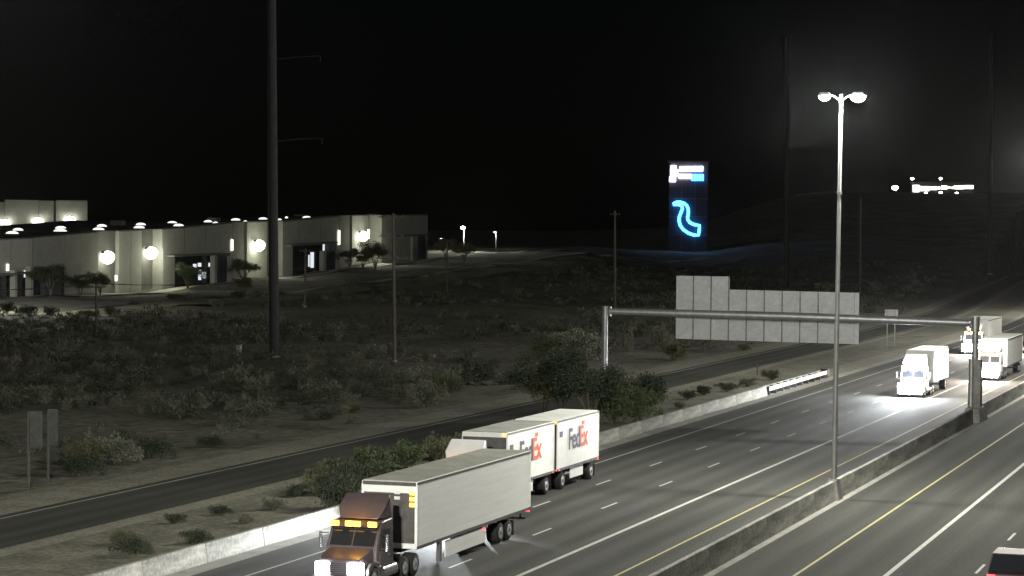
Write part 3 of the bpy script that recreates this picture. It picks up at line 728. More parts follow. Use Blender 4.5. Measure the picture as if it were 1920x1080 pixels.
MB().hexa([wp(sN - .5, 2.6, base_e(sN) - 1), wp(sN, 2.6, base_e(sN) - 1), wp(sN, 24, base_e(sN) - 1), wp(sN - .5, 24, base_e(sN) - 1)], [wp(sN - .5, 2.6, TOPE[-1]), wp(sN, 2.6, TOPE[-1]), wp(sN, 24, TOPE[-1] - .5), wp(sN - .5, 24, TOPE[-1] - .5)]).build('end_wall', M['tilt_grey'], wh)
S_B, S_C = fac_s(260), fac_s(440)
def roof_e(s, d): return float(np.interp(s, TOPS, TOPE)) - .35 + (.0265 * (d - 3.5) if s < S_B else (.0165 * (d - 3.5) if s < S_C else -.1))
for (x, y, wpx) in ((22, 436.5, 24), (33, 430.5, 20), (112, 432.5, 25), (113, 427, 21), (184, 429.5, 22), (190, 423, 19), (260, 426, 21), (263, 421, 19), (322, 417.5, 19), (334, 422.5, 20), (389, 415, 16), (403, 418.5, 12), (441, 412, 18), (459, 416, 10), (492, 410, 17), (523, 413, 9), (536, 408, 6), (574, 411, 17)):
    best = min((abs(fac_e(x, y + 1.5, d) - roof_e(fac_s(x, d), d)), d) for d in np.arange(7, 54, 1.0) if d < (54 if fac_s(x, d) < S_B else (37 if fac_s(x, d) < S_C else 21)))
    d = best[1]; s = fac_s(x, d); e = roof_e(s, d); zz = (FA + FN * d).y + FT.y * s
    q = wp(s, d, max(e, fac_e(x, y + 2.0, d)))
    rx = wpx / 2 * zz / F_PX
    k = MB().dome(0, 0, 0, rx, rx, .52, 14, 4).build('skylight', M['skylight'], wh, smooth=True, loc=q)
    MB().tube([(0, 0, -.9), (0, 0, -.01)], rx * 1.04, 14).build('curb', M['flat_roof'], k)
for (x, y) in ((220, 414, ), (400, 408), (562, 402), (697, 400)):
    d = 20; q = wp(fac_s(x, d), d, fac_e(x, y + 4, d)); MB().box(q.x, q.y, q.z - .3, 2.6, 2.2, 1.6).build('roof_unit', M['tilt_dark'], wh)
# wall lamps
LAMPC = (.98, 1, .74)
for (x, y, d, pw_) in ((197, 480, 1.4, 1000), (278, 472, 1.4, 1000), (481, 458, 1.2, 1100), (676, 441, 1.2, 1100)):
    q = wp(fac_s(x, d), d, fac_e(x, y, d)); t = fac_xyz(1, 0, 0) - fac_xyz(0, 0, 0); t.normalize(); nrm = Vector((t.y, -t.x, 0)); rz = math.atan2(t.y, t.x)
    h = MB().box(0, 0, .75, 2.2, .7, .6, rz).build('wall_lamp', M['steel_dark'], wh, loc=q)
    MB().dome(0, 0, 0, 1.4, 1.4, -1.5, 14, 5).dome(0, 0, 0, 1.4, 1.4, 1.1, 14, 4).build('lens', M['wallpack'], h, smooth=True, loc=nrm * .5 + Vector((0, 0, -.1)))  # lens oversized to include the lamp's bloom
    lamp('wall_lamp_light', 'POINT', q + nrm * 5.0 + Vector((0, 0, -1.0)), pw_, LAMPC, wh, .5)
for (x, y0, y1, d) in ((435.3, 449, 470, -.2), (635.6, 432, 459, -.2), (690.6, 430, 448, .8), (306, 464, 541, -.1), (15, 495, 508, -.2), (218, 516, 527, .9)):
    slab(x - (1.6 if x != 306 else 1.0), x + (1.6 if x != 306 else 1.0), y1, y1, y0, y0, d - .15, d + .02, wh, 'glowing_edge' if x != 306 else 'pale_edge', M['strip'] if x != 306 else M['tilt_light'])  # lit panel edges imitated by glowing strips and one pale sliver
# entries: dark glass recess, columns, lit panes
def entry(x0, x1, ytop0, ytop1, lit, cols, dark):
    slab(x0, x1, yb(x0) + 3, yb(x1) + 3, ytop0, ytop1, -.12, -.02, wh, 'storefront', M['glass'])
    slab(x0 - 3, x1 + 3, ytop0 + .2, ytop1 + .2, ytop0 - 3, ytop1 - 3, -2.2, -.13, wh, 'canopy', M['tilt_dark'])
    for (a, b_, c, e_) in lit: slab(a, b_, e_, e_, c, c, -.2, -.13, wh, 'lit_pane', M['lit_window'])
    for (a, b_, c, m) in cols: slab(a, b_, yb(a) + 2, yb(b_) + 2, c, c, -1.6, -.5, wh, 'column', M[m])
    for (a, b_, c) in dark: slab(a, b_, yb(a) + 3, yb(b_) + 3, c, c, -1.2, -.21, wh, 'dark_bay', M['tower'])
entry(328, 430, 482, 477, ((362, 368, 495, 502), (371, 377, 493, 500), (372, 377, 506, 525), (379, 386, 510, 522), (391, 400, 493, 500)), ((402, 407, 476, 'tilt_light'), (428.5, 433, 480, 'tilt_light')), ((410, 427, 476),))
entry(549, 630, 462, 456, ((582, 588, 473, 502), (605, 611, 458, 470), (578, 580, 478, 500)), ((606, 611, 471, 'tilt_light'), (631, 634, 470, 'tilt_light')), ((615, 629, 455),))
entry(742, 798, 444, 442, ((746, 751, 458, 470), (752, 756, 462, 480), (758, 762, 464, 480), (768, 772, 452, 462)), ((773, 776, 444, 'tilt_light'),), ((784, 797, 443),))
entry(0, 120, 518, 508, ((45, 55, 507, 520),), ((28, 32, 507, 'tilt_light'), (57, 62, 500, 'tilt_light')), ((84, 114, 500),))
for i in range(9):
    x = 80 + i * 11
for x in (20, 120, 150, 245, 345, 385, 560, 600, 740, 770):
    s = fac_s(x); d = -.02 if x > 300 else .28
    d = {20: 0, 120: .3, 150: .3, 245: 1.4}.get(x, 0 if x < 700 else -1)
    ytop = float(np.interp(x, [-180, 60, 183, 303, 434, 530, 634, 715, 800], [456, 447, 435, 430, 418, 415, 405, 403, 403]))
    slab(x - .25, x + .25, yb(x), yb(x), ytop + 1, ytop + 1, d - .03, d - .005, wh, 'panel_joint', M['steel_dark'])

# taller building behind, upper wall only shows over the roof
bk = at_range(50, 420, 640)
def bkp(x, y, dd=0): return at_range(x, y, 640 + dd) - Vector((bk.x, bk.y, 5))
bb = thing('office_building', (bk.x, bk.y, 5), 'pale flat roofed block rising behind the warehouse at far left', 'building')
for x0, x1, yt, m, dd in ((-70, 8.7, 378, 'tilt_grey', 0), (9, 72, 374.5, 'tilt_light', -.3), (72.3, 101, 376, 'tilt_grey', 0), (105, 164, 375.5, 'tilt_light', -.2), (101, 105, 377, 'tilt_dark', .6)):
    a, b_, c, d_ = bkp(x0, yt, dd), bkp(x1, yt, dd), bkp(x1, yt, 30), bkp(x0, yt, 30)
    MB().hexa([(q.x, q.y, 0) for q in (a, b_, c, d_)], [(q.x, q.y, a.z) for q in (a, b_, c, d_)]).build('wall_panel', M[m], bb)
for x, y in ((9, 419), (71, 416), (131, 413)):
    q = bkp(x, y - 2.5, -1.2)
    h = MB().box(0, 0, .9, 1.6, .6, .3, -YAW * 0 + YAW).build('wall_lamp', M['steel_dark'], bb, loc=q)
    MB().dome(0, 0, -.6, 1.6, 1.4, 1.35, 14, 4).build('lens', M['wallpack'], h, smooth=True)
    lamp('wall_lamp_light', 'POINT', q + bkp(x, y, -7) - bkp(x, y, 0), 130, LAMPC, bb, .6)
# front pavements of the warehouse
def wsheet(s_a, s_b, d0, d1, dz, name, m, kind='structure'):
    b = MB(); n_ = 24
    for i in range(n_ + 1):
        s = s_a + (s_b - s_a) * i / n_
        for d in (d0, d1):
            q = fac_xyz(s, d, 0); b.v.append((q.x, q.y, height(q.x, q.y) + dz))
    for i in range(n_): b.f.append((2 * i, 2 * i + 1, 2 * i + 3, 2 * i + 2))
    return tag(b.build(name, m), kind=kind)
wsheet(-60, 330, -7.0, -1.2, .14, 'sidewalk', M['sidewalk'])
wsheet(-60, 380, -30, -7.0, .06, 'parking_lot', M['lot'])
wsheet(60, 420, -33, -30, .16, 'sidewalk', M['sidewalk'])
wsheet(-60, 420, -46, -33, .05, 'landscape_gravel', M['dirt_light'])

# ------------------------------------------------------------------ tower with neon sign
tz = 900
tp = at_range(1290, 470, tz); zbase = height(tp.x, tp.y)
view = Vector((tp.x - CAM_X, tp.y, 0)).normalized(); vr = Vector((view.y, -view.x, 0))
tw = thing('sign_tower', (tp.x, tp.y, zbase), 'dark sign tower with white lettering and a blue neon ribbon outline', 'sign tower')
def twp(x, y, d=0):
    q = on_plane(x, y, tp + view * d, view); return q - Vector((tp.x, tp.y, zbase))
def twbox(x0, x1, y0, y1, d0, d1, name, m, parent=tw, bevel=0):
    a, b_ = twp(x0, y1, d0), twp(x1, y0, d0); zt, zb = b_.z, a.z
    pa, pb = Vector((a.x, a.y, 0)), Vector((b_.x, b_.y, 0)); dv = view * (d1 - d0)
    return MB().hexa([pa + Vector((0, 0, zb)), pb + Vector((0, 0, zb)), pb + dv + Vector((0, 0, zb)), pa + dv + Vector((0, 0, zb))], [pa + Vector((0, 0, zt)), pb + Vector((0, 0, zt)), pb + dv + Vector((0, 0, zt)), pa + dv + Vector((0, 0, zt))]).build(name, m, parent, bevel=bevel)
twbox(1253, 1328, 304, 474, 0, 7, 'tower_body', M['tower'])
twbox(1251.5, 1329.5, 301.5, 304, -.3, 7.3, 'roof_cap', M['tower'])
for k in range(1, 5): twbox(1253, 1328, 304 + k * 34, 304.8 + k * 34, -.10, -.005, 'panel_joint', M['steel_dark'])
for k in (1277.5, 1303): twbox(k, k + .8, 305, 470, -.08, -.004, 'panel_joint', M['steel_dark'])
# white emblem and letter blocks, cyan second line
for (x0, x1, y0, y1, m) in ((1258, 1268, 310, 318, 'neon_white'), (1257, 1272, 318.3, 331, 'neon_white'), (1255, 1267, 331.3, 341, 'neon_white')):
    twbox(x0, x1, y0, y1, -.9, -.12, 'emblem', M[m], bevel=.12)
x = 1274.5
for wd in (5.0, 3.6, 5.2, 4.0, 4.6, 3.4, 5.0, 4.4, 4.0):
    twbox(x, x + wd, 311.5 + random.uniform(0, .6), 321.5, -.9, -.12, 'letter', M['neon_white'], bevel=.1); x += wd + .55
x = 1273
for i, wd in enumerate((4.4, 4.0, 4.8, 3.8, 4.2, 4.0, 4.6, 3.6, 4.8, 4.2)):
    twbox(x, x + wd, 326.5, (335 if i < 5 else 339), -.9, -.12, 'letter', M['neon_cyan'] if i > 4 else M['neon_white'], bevel=.1); x += wd + .45
path = [(335, 612), (350, 598), (375, 588), (410, 588), (445, 600), (472, 622), (488, 655), (490, 700), (482, 740), (484, 765), (505, 795), (545, 815), (602, 826), (600, 870), (592, 922), (545, 922), (490, 902), (440, 868), (408, 825), (396, 780), (398, 738), (415, 695), (430, 655), (424, 628), (395, 612), (360, 612), (335, 612)]
pts = [twp(1200 + a / 5.4, 270 + b_ / 5.4, -.55) for a, b_ in path]
MB().tube(pts, .58, 8).build('neon_ribbon', M['neon_cyan'], tw, smooth=True)  # tube thickened to the width of its bloom
inner = [twp(1200 + a / 5.4, 270 + b_ / 5.4, -.06) for a, b_ in path[:-1]]

# ------------------------------------------------------------------ lit buildings and lamps far off on the rise
def street_lamp(name, x, y, dist, h, label, group, m='far_lamp', r=.5, light=0):
    top = at_range(x, y, dist)
    gz = min(height(top.x, top.y), top.z - 3.0)
    rt = thing(name, (top.x, top.y, gz), label, 'street lamp', group)
    hh = top.z - gz
    MB().tube([(0, 0, 0), (0, 0, hh)], [.14, .09], 8).build('pole', M['pole_grey'], rt)
    MB().tube([(0, 0, hh - .1), (-.9 * r, 0, hh + .12)], .06, 6).build('arm', M['pole_grey'], rt)
    MB().dome(0, 0, 0, r * 1.2, r * 1.2, r * .7, 10, 3).dome(0, 0, 0, r * 1.2, r * 1.2, -r * .9, 10, 3).build('lamp_head', M[m], rt, smooth=True, loc=(-.6 * r, 0, hh + .05))
    if light: lamp('street_lamp_light', 'POINT', (-.6 * r, -1, hh - 1.2), light, (1, 1, .85), rt, .4)
    return rt
FARD = 1500
for i, (x, y, rr, lb) in enumerate(((1681, 352, 1.9, 'brightest lone lamp left of the lit canopy on the far rise'), (1712, 335, .95, 'distant lamp above the left end of the lit canopy'), (1765, 335, .85, 'distant lamp above the middle of the lit canopy'),
        (1607, 362, .85, 'small distant lamp just right of the mast on the far rise'), (1590, 363.5, .55, 'faint distant lamp nearest the mast on the far rise'), (1689, 366, .7, 'distant low lamp below the brightest lone lamp'), (1697, 365, .5, 'faint low lamp right of the brightest lone lamp'),
        (1713, 364.5, .8, 'distant low lamp under the left end of the lit canopy'), (1737, 362.5, .9, 'distant low lamp under the left part of the lit canopy'), (1765, 361, .95, 'distant low lamp under the middle of the lit canopy'), (1795, 362.5, .9, 'distant low lamp under the right part of the lit canopy'))):
    street_lamp('street_lamp', x, y, FARD, 8, lb, 'lamps on the far rise', r=rr * .85)
fb = at_range(1768, 352, FARD + 20)
can = thing('lit_canopy_building', (fb.x, fb.y, fb.z - 8), 'distant low building with a glowing band of light on the rise', 'building')
fv = Vector((fb.x - CAM_X, fb.y, 0)).normalized()
def fbp(x, y, d=0): return on_plane(x, y, Vector((fb.x, fb.y, 0)) + fv * d, fv) - Vector((fb.x, fb.y, fb.z - 8))
def fbox(x0, x1, y0, y1, d0, d1, name, m):
    a, b_ = fbp(x0, y1, d0), fbp(x1, y0, d0); dv = fv * (d1 - d0)
    A, B = Vector((a.x, a.y, 0)), Vector((b_.x, b_.y, 0)); zb, zt = Vector((0, 0, a.z)), Vector((0, 0, b_.z))
    return MB().hexa([A + zb, B + zb, B + dv + zb, A + dv + zb], [A + zt, B + zt, B + dv + zt, A + dv + zt]).build(name, m, can)
fbox(1708, 1828, 344, 374, 0, 18, 'wall', M['flat_roof'])
fbox(1706, 1830, 341.5, 344, -1.5, 19, 'roof', M['flat_roof'])
for x0, x1, y0, y1 in ((1711, 1724, 347, 360), (1725, 1743, 349.5, 358), (1744, 1757, 350, 356), (1758.5, 1763, 350, 355), (1764.5, 1776, 348, 355), (1778, 1782, 350, 353), (1784.5, 1788, 350, 354), (1789, 1807, 348, 354.5), (1807.5, 1825, 347.5, 354)):
    fbox(x0, x1, y0, y1, -.6, -.02, 'lit_window', M['far_band'])
# lamps and bits of the car park beyond the warehouse
street_lamp('street_lamp', 870, 427, 700, 8, 'white car park lamp right of the warehouse end', 'car park lamps', r=.55, light=9000)
street_lamp('street_lamp', 930, 435, 800, 8, 'dim car park lamp farther right of the warehouse end', 'car park lamps', m='window_dim', r=.5, light=900)
street_lamp('street_lamp', 828, 447, 690, 6, 'low dim lamp post close to the warehouse end', 'car park lamps', m='window_dim', r=.3, light=900)

street_lamp('street_lamp', -70, 470, 395, 8, 'car park lamp just left of the picture beside the warehouse', 'car park lamps', r=.5, light=26000)

# ------------------------------------------------------------------ utility poles
def upole(name, base_px, top_px, dist, r0, r1, m, label, arms=(), cat='utility pole'):
    b_ = at_range(base_px[0], base_px[1], dist); gz = height(b_.x, b_.y)
    tp_ = at_range(top_px[0], top_px[1], dist)
    rt = thing(name, (b_.x, b_.y, gz), label, cat)
    H = tp_.z - gz; dx = rgt * ((tp_ - b_).dot(rgt))
    MB().tube([(0, 0, -.3), dx * .5 + Vector((0, 0, H / 2)), dx + Vector((0, 0, H))], [r0, (r0 + r1) / 2, r1], 16).build('shaft', M[m], rt, smooth=True)
    MB().tube([(0, 0, -.2), (0, 0, .25)], r0 * 1.35, 14).build('footing', M['concrete_dark'], rt)
    for (ypx, xa, xb, rr, ins) in arms:
        z = at_range(base_px[0], ypx, dist).z - gz; off = dx * (z / H)
        ux0 = (xa - base_px[0]) * dist / F_PX; ux1 = (xb - base_px[0]) * dist / F_PX
        lift = .5 if ins == 'davit' else 0
        A = off + rgt * ux0 - fwd * (r0 + .02 if ins != 'davit' else 0) + Vector((0, 0, z)); B = off + rgt * ux1 - fwd * (r0 + .02 if ins != 'davit' else 0) + Vector((0, 0, z + lift))
        arm = MB().tube([A, (A + B) / 2 + Vector((0, 0, lift * .2)), B], [rr, rr, rr * .7], 8).build('crossarm', M[m], rt)
        if ins == 'davit':
            MB().tube([B, B - Vector((0, 0, .7))], .06, 8).build('insulator', M['pole_dark'], arm)
        else:
            for t in (.08, .36, .64, .92):
                q = A.lerp(B, t); MB().tube([q, q + Vector((0, 0, .28))], [.07, .05], 8).build('insulator', M['steel_dark'], arm)
    return rt, Vector((b_.x, b_.y, gz))
def base_dist(x, y): q = on_z(x, y); return math.hypot(q.x - CAM_X, q.y)
upole('transmission_pole', (514, 668), (506, -420), base_dist(514, 668), .60, .46, 'pole_dark', 'thick tall steel transmission pole rising out of the top of the picture', ((112, 514, 604, .055, 'davit'), (266, 514, 606, .055, 'davit'), (-60, 514, 420, .13, 'davit')))
wd_, wq = upole('utility_pole', (740, 676), (737, 400), base_dist(740, 676), .22, .15, 'wood', 'wooden utility pole with two crossarms in front of the warehouse end', ((407, 713, 762, .07, 'pin'), (443, 714, 760, .05, 'pin'), (485, 714, 768, .07, 'pin')))
sp_, sq = upole('utility_pole', (181, 640), (180, 533), base_dist(181, 640), .17, .13, 'wood', 'short wooden utility pole with one crossarm at left', ((538, 163, 199, .07, 'pin'),))
upole('utility_pole', (572, 578), (573, 466), base_dist(572, 585), .2, .15, 'wood', 'thin wooden pole right of the big transmission pole', ((471, 560, 582, .07, 'pin'),))
upole('utility_pole', (839, 545), (838, 455), 480, .2, .15, 'wood', 'thin pole beside the car park right of the warehouse', ((463, 828, 848, .07, 'pin'),))
upole('transmission_pole', (1475, 548), (1474, 70), 600, .62, .40, 'pole_dark', 'faint tall steel pole left of the lamp mast')
upole('transmission_pole', (1857, 470), (1859, 60), 720, .62, .40, 'pole_dark', 'faint tall steel pole near the right picture edge')
upole('utility_pole', (1153, 592), (1153, 395), 430, .24, .16, 'wood', 'faint slim pole above the left gantry post', ((402, 1143, 1163, .06, 'pin'),))
upole('utility_pole', (1613, 530), (1614, 372), 560, .24, .16, 'wood', 'faint slim pole just right of the lamp mast')
# wires between the two low wooden poles and on to the left
def wire(a, b_, sag, label):
    pts = [a.lerp(b_, t / 14) - Vector((0, 0, sag * 4 * (t / 14) * (1 - t / 14))) for t in range(15)]
    o = thing('power_line', pts[0], label, 'power line', 'wires strung from the wooden poles')
    MB().tube([p - pts[0] for p in pts], .022, 5).build('conductor', M['black'], o)
hz = lambda q, z: Vector((q.x, q.y, q.z + z))
A_ = at_range(-260, 525, 250)
for k, (o1, o2, lb) in enumerate(((-1.1, 8.0, 'near'), (0, 8.0, 'middle'), (1.1, 8.0, 'far'))):
    p_ = hz(sq, 7.2) + rgt * o1 * 1.0
    wire(p_, hz(wq, 11.6) + rgt * o1, 1.2, ('left', 'middle', 'right')[k] + 'most wire from the short wooden pole to the crossarm pole')
    wire(A_ + rgt * o1, p_, .9, ('left', 'middle', 'right')[k] + 'most wire running off the picture at left from the short pole')

# ------------------------------------------------------------------ plants
def leaf_cloud(n, clumps, size, flat=1.0, seed=0, upright=0):
    """n small leaf faces spread through ellipsoid clumps (cx,cy,cz,rx,ry,rz); returns verts, faces"""
    r = np.random.default_rng(seed); cl = np.array(clumps, float)
    w = cl[:, 3] * cl[:, 4] * cl[:, 5]; idx = r.choice(len(cl), n, p=w / w.sum())
    u = r.normal(size=(n, 3)); u /= np.linalg.norm(u, axis=1)[:, None]
    rad = r.random(n) ** .45
    c = cl[idx, :3] + u * rad[:, None] * cl[idx, 3:6] * (1 + .18 * r.normal(size=(n, 1)))
    c[:, 2] = np.maximum(c[:, 2], .03)
    a = r.normal(size=(n, 3)); a[:, 2] += upright * 2 * np.sign(a[:, 2]); a /= np.linalg.norm(a, axis=1)[:, None]
    b_ = np.cross(a, r.normal(size=(n, 3))); b_ /= np.linalg.norm(b_, axis=1)[:, None]
    s = size * (.6 + .8 * r.random((n, 1)))
    V = np.stack([c - a * s, c + b_ * s * .45, c + a * s, c - b_ * s * .45], 1).reshape(-1, 3)
    Fc = np.arange(4 * n).reshape(-1, 4)
    return V, Fc
def mesh_np(name, V, Fc, mats):
    me = bpy.data.meshes.new(name); me.from_pydata(V.tolist(), [], Fc.tolist()); me.materials.append(mats); return me
def shrub_meshes(kind, seed):
    """unit shrub ~1 m radius, ~1 m tall: crown mesh + stems mesh"""
    r = random.Random(seed)
    cl = [(0, 0, .5, .62, .62, .42)]
    for i in range(9):
        a = r.uniform(0, 6.28); d = r.uniform(.3, .85); h = r.uniform(.25, .95)
        cl.append((math.cos(a) * d, math.sin(a) * d, h * (1.1 - .35 * d), r.uniform(.16, .36), r.uniform(.16, .36), r.uniform(.14, .30)))
    V, Fc = leaf_cloud(2600, cl, .048, seed=seed, upright=.3)
    crown = mesh_np('crown', V, Fc, M[kind])
    st = MB()
    for i in range(10):
        a = r.uniform(0, 6.28); d = r.uniform(.3, .8); st.tube([(0, 0, -.05), (math.cos(a) * d * .5, math.sin(a) * d * .5, .45), (math.cos(a) * d, math.sin(a) * d, r.uniform(.6, 1.0))], [.022, .015, .006], 5, cap=False)
    stems = bpy.data.meshes.new('stem'); stems.from_pydata(st.v, [], st.f); stems.materials.append(M['bark'])
    return crown, stems
def tree_meshes(kind, seed, trunk_h=.35):
    """unit tree 1 m tall: crown ~ .55 radius above a forked trunk"""
    r = random.Random(seed); cl = []
    st = MB(); 
    for i in range(6):
        a = i * 1.05 + r.uniform(-.3, .3); d = r.uniform(.15, .42); h = r.uniform(.6, .85)
        st.tube([(0, 0, -.02), (math.cos(a) * .05, math.sin(a) * .05, trunk_h * .6), (math.cos(a) * d * .6, math.sin(a) * d * .6, trunk_h + .15), (math.cos(a) * d, math.sin(a) * d, h)], [.016, .013, .008, .003], 6, cap=False)
        for k in range(5):
            b_ = a + r.uniform(-.7, .7); d2 = d + r.uniform(-.12, .14)
            cl.append((math.cos(b_) * d2, math.sin(b_) * d2, h + r.uniform(-.2, .14), r.uniform(.09, .2), r.uniform(.09, .2), r.uniform(.07, .16)))
    V, Fc = leaf_cloud(6500, cl, .019, seed=seed)
    crown = mesh_np('crown', V, Fc, M[kind])
    tr = bpy.data.meshes.new('trunk'); tr.from_pydata(st.v, [], st.f); tr.materials.append(M['bark'])
    return crown, tr
SH = {k: [shrub_meshes(k, 10 * i + j) for j in range(3)] for i, k in enumerate(('leaf_dark', 'leaf_green', 'leaf_olive', 'leaf_sage', 'leaf_dry'))}
TR = {k: [tree_meshes(k, 200 + 10 * i + j) for j in range(2)] for i, k in enumerate(('leaf_dark', 'leaf_green', 'leaf_olive', 'leaf_sage'))}
cnt = [0]
def plant(name, base, w, h, kind, label, cat, lib, parts, group=None, z=None):
    cnt[0] += 1
    a, b_ = lib[kind][cnt[0] % len(lib[kind])]
    gz = z if z is not None else (height(base.x, base.y) - .06 if base.x < -25.5 + bend(base.y) else -.04)
    o = thing(name, (base.x, base.y, gz), label, cat, group, rz=random.uniform(0, 6.28))
    for nm, me in zip(parts, (a, b_)):
        c = bpy.data.objects.new(nm, me); col.objects.link(c); c.parent = o; c.scale = (w, w, h)
    return o
def shrub(x, y, w, h, kind, label, group=None): return plant('desert_shrub', on_z(x, y), w, h, kind, label, 'shrub', SH, ('crown', 'stem'), group)
def tree(base, w, h, kind, label, group=None, z=None): return plant('desert_tree', base, w, h, kind, label, 'tree', TR, ('crown', 'trunk'), group, z)
# big growth by the left gantry post
tree(on_z(1052, 792), 6.5, 6.2, 'leaf_dark', 'dark green tree left of the gantry post above the rear trailer')
tree(on_z(1108, 800), 6.0, 5.6, 'leaf_dark', 'dark green tree directly behind the left gantry post')
tree(on_z(1018, 788), 5.0, 4.2, 'leaf_olive', 'olive tree at the left edge of the gantry thicket')
tree(on_z(1090, 715), 7.0, 5.4, 'leaf_sage', 'pale grey green tree behind the gantry thicket')
tree(on_z(1030, 712), 5.5, 4.6, 'leaf_olive', 'olive tree behind the ramp left of the gantry post')
shrub(1150, 795, 2.2, 3.0, 'leaf_green', 'bright green shrub right of the gantry post by the barrier')
shrub(1195, 790, 2.2, 2.9, 'leaf_green', 'yellow green shrub second right of the gantry post')
shrub(1215, 760, 2.4, 3.0, 'leaf_dark', 'dark shrub behind the yellow green one right of the gantry post')
shrub(1170, 765, 2.3, 3.2, 'leaf_olive', 'olive shrub just behind the right side of the gantry post')
shrub(1160, 740, 1.6, 1.4, 'leaf_dry', 'pale dry shrub among the thicket right of the gantry post')
# bushes beside the trucks
shrub(632, 955, 1.7, 2.0, 'leaf_dark', 'dark bush touching the barrier left of the front truck roof')
shrub(655, 925, 2.0, 2.2, 'leaf_dark', 'dark bush behind the barrier above the front truck cab')
shrub(700, 905, 2.0, 2.3, 'leaf_green', 'green bush above the front of the long grey trailer')
shrub(615, 925, 1.6, 1.9, 'leaf_olive', 'olive bush at the left end of the clump by the cab')
shrub(760, 880, 1.8, 1.9, 'leaf_green', 'green bush above the middle of the long grey trailer')
shrub(820, 862, 1.8, 1.6, 'leaf_olive', 'olive bush left of the lettered truck cab')
shrub(880, 850, 1.6, 1.5, 'leaf_olive', 'olive bush behind the lettered truck cab')
# gravel strip between ramp and barrier
for x, y, w, h, k, lb in ((248, 1040, 1.1, 1.0, 'leaf_dark', 'dark ragged bush on gravel above the barrier at lower left'), (225, 1020, .8, .7, 'leaf_olive', 'small olive bush on gravel at lower left'), (330, 980, .6, .55, 'leaf_dark', 'small dark bush on gravel left of its neighbour'),
        (412, 965, .7, .6, 'leaf_dark', 'small dark bush alone on gravel near the ramp'), (370, 1018, 1.0, .75, 'leaf_dark', 'low dark bush against the barrier top at lower left'), (462, 980, .65, .5, 'leaf_dry', 'thin dry bush on gravel by the barrier'),
        (515, 955, .9, .7, 'leaf_sage', 'grey bush on gravel left of the truck clump'), (555, 930, .8, .8, 'leaf_dark', 'small dark bush left of the truck clump'), (270, 1062, .8, .5, 'leaf_dry', 'dry tuft behind the barrier at lower left'),
        (1290, 748, 1.0, .9, 'leaf_dark', 'dark round shrub on gravel above the right barrier'), (1320, 740, 1.1, 1.0, 'leaf_dark', 'dark shrub second along the gravel above the right barrier'), (1362, 733, 1.2, .9, 'leaf_olive', 'olive shrub third along the gravel above the right barrier'),
        (1400, 724, 1.2, .9, 'leaf_sage', 'grey shrub fourth along the gravel near the crash cushion'), (1448, 712, 1.2, 1.1, 'leaf_olive', 'olive shrub nearest the crash cushion'), (1275, 765, .7, .6, 'leaf_dry', 'dry tuft on gravel close to the green thicket')):
    shrub(x, y, w, h, k, lb)
# behind the ramp
for x, y, w, h, k, lb in ((1268, 674, 2.1, 2.3, 'leaf_olive', 'round olive bush below the left end of the guide sign'), (1240, 655, 2.3, 3.4, 'leaf_sage', 'tall pale grey bush left of the guide sign'), (1178, 662, 1.2, 2.2, 'leaf_dry', 'slim dry shrub left of the guide sign'),
        (1395, 657, 1.2, .9, 'leaf_olive', 'low shrub under the middle of the guide sign'), (1330, 655, 1.1, .8, 'leaf_dry', 'low dry shrub under the left part of the guide sign'),
        (895, 715, 2.2, 2.8, 'leaf_dark', 'dark bush standing alone in the desert above the lettered truck'), (800, 760, 2.0, 2.4, 'leaf_sage', 'pale sage bush beyond the ramp'), (842, 735, 1.6, 1.6, 'leaf_olive', 'olive bush beyond the ramp right of the sage one'),
        (150, 890, 1.6, 1.5, 'leaf_dark', 'dark bush right of the twin signs at left'), (175, 870, 1.6, 1.6, 'leaf_olive', 'olive bush behind the dark one near the twin signs'), (235, 870, 1.7, 1.7, 'leaf_sage', 'grey bush beyond the ramp at left'), (290, 858, 1.5, 1.4, 'leaf_dark', 'dark bush beyond the ramp right of the grey one'),
        (395, 838, 1.2, .9, 'leaf_dark', 'low dark bush near the ramp shoulder at left'), (610, 790, 1.0, .8, 'leaf_dark', 'small dark bush on pale ground beyond the ramp'), (660, 778, 1.0, .8, 'leaf_olive', 'small olive bush on pale ground beyond the ramp'), (560, 745, 1.8, 1.8, 'leaf_dark', 'dark bush below the transmission pole')):
    shrub(x, y, w, h, k, lb)
# planted trees along the warehouse front
for x, y, hpx, k, lb, d in ((95, 566, 62, 'leaf_dark', 'dark tree before the warehouse left entry', -9), (188, 556, 46, 'leaf_olive', 'small tree under the leftmost big wall lamp', -6), (150, 556, 44, 'leaf_olive', 'small tree left of the leftmost big wall lamp', -7), (352, 537, 48, 'leaf_green', 'green tree at the left of the middle entry', -7), (455, 535, 46, 'leaf_green', 'green tree left of the transmission pole before the recess', -8),
        (655, 500, 36, 'leaf_green', 'flat topped tree under the rightmost big wall lamp', -7), (680, 500, 32, 'leaf_olive', 'thin tree right of the flat topped one', -9), (703, 500, 56, 'leaf_olive', 'slender tree left of the wooden utility pole', -12), (458, 556, 34, 'leaf_olive', 'low tree beside the kerb left of the transmission pole', -30), (870, 500, 40, 'leaf_olive', 'thin tree in the car park under the white lamp', -20), (835, 492, 40, 'leaf_olive', 'tree just right of the warehouse end', -10)):
    s = fac_s(x, d); q = fac_xyz(s, d, 0); zz = (FA + FN * d).y + FT.y * s; gz = height(q.x, q.y)
    hh = hpx * zz / F_PX
    tree(q, hh * 1.25, hh, k, lb, 'planted trees along the warehouse', z=gz)
def fshrub(x, d, w, h, k, lb):
    x = float(x)
    s = fac_s(x, d); q = fac_xyz(s, d, 0); plant('desert_shrub', q, w, h, k, lb, 'shrub', SH, ('crown', 'stem'), 'landscape shrubs before the warehouse', z=height(q.x, q.y))
